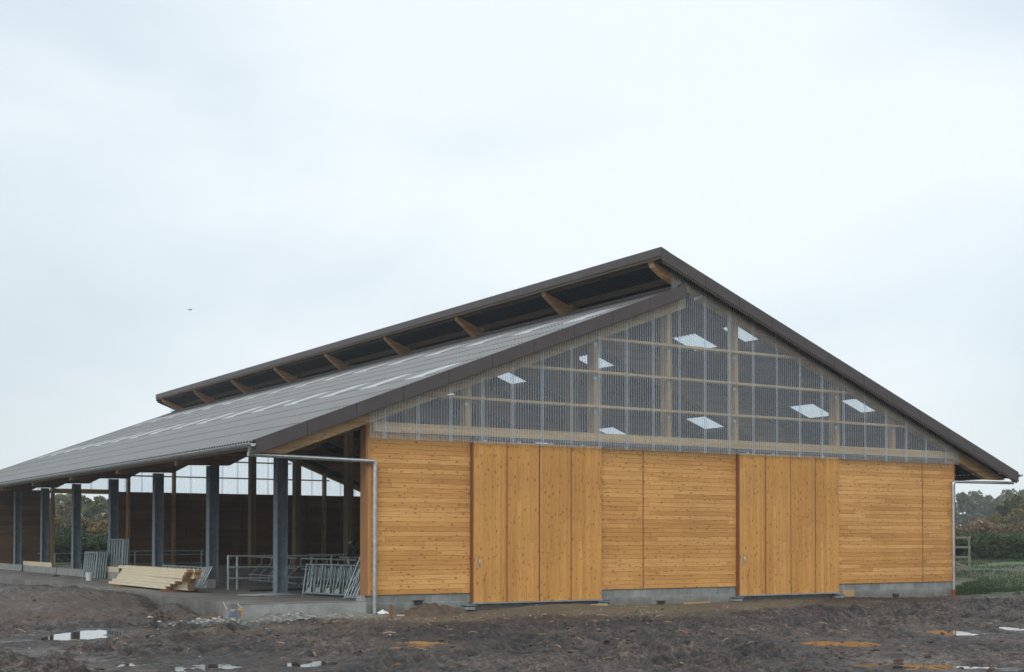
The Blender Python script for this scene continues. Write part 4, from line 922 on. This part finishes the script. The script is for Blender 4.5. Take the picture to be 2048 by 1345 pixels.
for i, px in enumerate((1895, 1926, 1950, 1972, 1996, 2018, 2040, 2068, 2100, 2140, 2185)):
    put((protoA, protoB, protoA)[i % 3], px, 236 + (i * 37 % 17), 0.70 + 0.05 * (i * 7 % 4), 'tall thin-leaved tree in the hazy row beyond the barn', row)
put(protoD, 2036, 118, 0.46, 'dense rounded tree rising behind the hedge past the gate', None); put(protoC, 2064, 112, 0.50, 'broad bush-like tree at the picture edge behind the hedge', None)
put(protoC, 1972, 104, 0.30, 'low russet tree behind the hedge near the gate', None); put(protoC, 1992, 100, 0.33, 'orange-tinted low tree in the hedge line', None)
# seen through the barn's far doorway
put(protoB, 122, 210, 0.72, 'tall dark tree seen through the far doorway beside the fourth column', None); put(protoA, 142, 214, 0.70, 'narrow dark tree touching the tall one through the far doorway', None)
put(protoD, 160, 150, 0.56, 'yellowish green tree seen through the far doorway', None); put(protoC, 128, 140, 0.52, 'olive autumn tree low in the far doorway', None)
put(protoD, 196, 160, 0.58, 'grey-green tree seen through the far doorway beside the third column', None); put(protoC, 224, 140, 0.46, 'olive tree at the inner side of the far doorway', None); put(protoB, 186, 215, 0.55, 'distant feathery tree topping the others in the far doorway', None)
for i, px in enumerate((-60, -150, -260, -380, -520, 20, 80, 250, 330, 2260, 2330, 2420, 2520)):
    put((protoD, protoC, protoB)[i % 3], px, 190 + (i * 23 % 40), 0.7, 'tree on the field edge outside the view, beyond the barn', 'trees along the field edge')
def bush(seed, w_, h, leaf, n, size, name='hedge_bush'):
    rg = random.Random(seed); t = empty(name, (0, 0, 0)); cs, rs = [], []
    for i in range(26): cs.append((rg.uniform(-w_/2, w_/2), rg.uniform(-0.6, 0.6), h * rg.uniform(0.08, 0.80))); rs.append(rg.uniform(0.22, 0.48))
    V_, Q_ = leaf_cloud(cs, rs, [n] * 26, size, seed); np_mesh('foliage', V_, Q_, leaf, t)
    mb = MB()
    for i in range(9):
        x = rg.uniform(-w_/2, w_/2); mb.tube([(x, 0, -0.1), (x + rg.uniform(-0.3, 0.3), rg.uniform(-0.2, 0.2), h * 0.6), (x + rg.uniform(-0.5, 0.5), rg.uniform(-0.3, 0.3), h * rg.uniform(0.9, 1.15))], [0.025, 0.014, 0.004], 5)
    mb.build('stems', M['bark'], t); return t
hb = [bush(21, 2.8, 1.5, M['leaf_hedge'], 150, 0.075), bush(22, 2.8, 1.7, M['leaf_hedge'], 150, 0.075)]
sb = [bush(23, 2.6, 2.3, M['leaf_autumn'], 120, 0.08, 'scrub_bush'), bush(24, 2.6, 2.5, M['reed'], 110, 0.085, 'scrub_bush')]
for i in range(11): put(hb[i % 2], 1900 + i * 27, 70 + (i % 3) * 0.8, 0.86, 'dark green bramble bush in the hedge past the field gate', 'bramble bushes in the hedge by the gate', 'bush', rz=-0.9 + 0.3 * (i % 2))
for i in range(12): put(sb[i % 2], 1890 + i * 25, 77 + (i % 3) * 2.2, 0.78 + 0.07 * (i * 5 % 4), 'russet scrub bush standing above the green hedge', 'russet scrub behind the green hedge', 'bush', rz=-0.9 + 0.4 * (i % 2))
for i in range(9): put(hb[i % 2], 60 + i * 24, 80 + (i % 3), 0.85, 'dark bramble bush seen low through the far doorway', 'brambles beyond the far doorway', 'bush', rz=0.1 * i)
for i in range(9): put((hb[0], sb[0], hb[1], hb[0], sb[1])[i % 5], 66 + i * 24, 90 + (i % 3) * 2, 1.15, 'mixed green and brown scrub above the brambles in the far doorway', 'scrub beyond the far doorway', 'bush', rz=0.2 * i)
# grass
def grass(name, spots, label, seed):
    rg = np.random.default_rng(seed); Vs = []
    for (cx, cy, sx, sy, n, h0) in spots:
        x = rg.normal(cx, sx, n); y = rg.normal(cy, sy, n)
        ok = (vnoise(x * 0.5, y * 0.9, 8) > 0.45) & ~((x > -3.3) & (x < 21.0) & (y > -0.6)); x, y = x[ok], y[ok]; n = len(x)
        z = terrain(x, y) - 0.01; a = rg.uniform(0, 6.28, n); h = h0 * rg.uniform(0.4, 1.2, n); w_ = 0.006 + 0.01 * rg.random(n); lx, ly = rg.normal(0, 0.35, n) * h, rg.normal(0, 0.35, n) * h
        Vs.append(np.stack([np.stack([x - w_*np.cos(a), y - w_*np.sin(a), z], 1), np.stack([x + w_*np.cos(a), y + w_*np.sin(a), z], 1), np.stack([x + lx, y + ly, z + h], 1)], 1).reshape(-1, 3))
    V_ = np.concatenate(Vs); o = np_mesh(name, V_, np.arange(len(V_)).reshape(-1, 3), M['leaf_hedge']); tag(o, label, 'grass', kind='stuff')
grass('grass', [(24, 1.2, 1.8, 1.0, 9000, 0.13), (26, 4.5, 2.5, 1.2, 9000, 0.13), (30, 9, 3.5, 2.0, 9000, 0.14), (36, 11, 5, 2.5, 9000, 0.15), (-8.9, -0.6, 0.35, 0.5, 1500, 0.12)], 'rough green grass patches past the barn corner toward the gate', 9)
# gate
gx_, gy_ = at(1913, 57.5); gx2, gy2 = at(1941, 57.0)
t = empty('field_gate', (gx_, gy_, gz(gx_, gy_) + 0.13), math.atan2(gy2 - gy_, gx2 - gx_), 'weathered wooden field gate with three bars and a diagonal brace before the hedge', 'gate')
M['gate'] = mottled('weathered_wood', (0.14, 0.13, 0.10), (0.26, 0.24, 0.19), 8, 0.85, stretch=(1, 1, 6))
gl_ = math.hypot(gx2 - gx_, gy2 - gy_); x0g = -1.2
for z in (0.05, 0.46, 0.86, 1.25):
    mb = MB(); mb.box(x0g, gl_, -0.02, 0.02, z - 0.045, z + 0.045); mb.build('bar', M['gate'], t)
for xx in (x0g, gl_ - 0.08):
    mb = MB(); mb.box(xx, xx + 0.08, -0.05, -0.021, 0.0, 1.30); mb.build('upright', M['gate'], t)
mb = MB(); mb.obox(((x0g + gl_) / 2, 0.035, 0.25), ((gl_ - x0g) / 2, 0, -0.25), (0, 0.014, 0), (0.008, 0, 0.04)); mb.build('brace', M['gate'], t)
# bird
bx, by = at(378, 95); t = empty('bird', (bx, by, CAM.z + 95 * (1089 - 644) / 2687), 0.6, 'tiny dark bird flying alone in the pale sky', 'bird')
mb = MB(); mb.tube([(-0.16, 0, 0), (-0.08, 0, 0.01), (0, 0, 0.015), (0.08, 0, 0.02), (0.13, 0, 0.02)], [0.008, 0.03, 0.042, 0.03, 0.012], 8)
for s in (-1, 1): mb.add([(0.05, 0, 0.03), (-0.05, 0, 0.03), (-0.04, s * 0.15, 0.09), (-0.06, s * 0.27, 0.04), (0.0, s * 0.26, 0.045), (0.06, s * 0.13, 0.09)], [(0, 1, 2, 3, 4, 5)])
mb.build('body', M['dark'], t)

# ---------------------------------------------------------------- air between here and the far trees
HZ = 0.0008
mb = MB(); mb.box(-140, 290, -60, 290, -1.9, 30); hz = mb.build('haze', []); hz.data.materials.clear()
m = bpy.data.materials.new('haze_air'); m.use_nodes = True; t = m.node_tree; t.nodes.clear()
pv = N(t, 'ShaderNodeVolumePrincipled'); pv.inputs['Color'].default_value = (0.95, 0.975, 1.0, 1); pv.inputs['Density'].default_value = HZ; pv.inputs['Anisotropy'].default_value = 0.3
oo = N(t, 'ShaderNodeOutputMaterial'); L(t, pv.outputs[0], oo.inputs['Volume']); hz.data.materials.append(m); tag(hz, kind='stuff')
hz['label'] = 'thin pale autumn haze over the field and far trees'
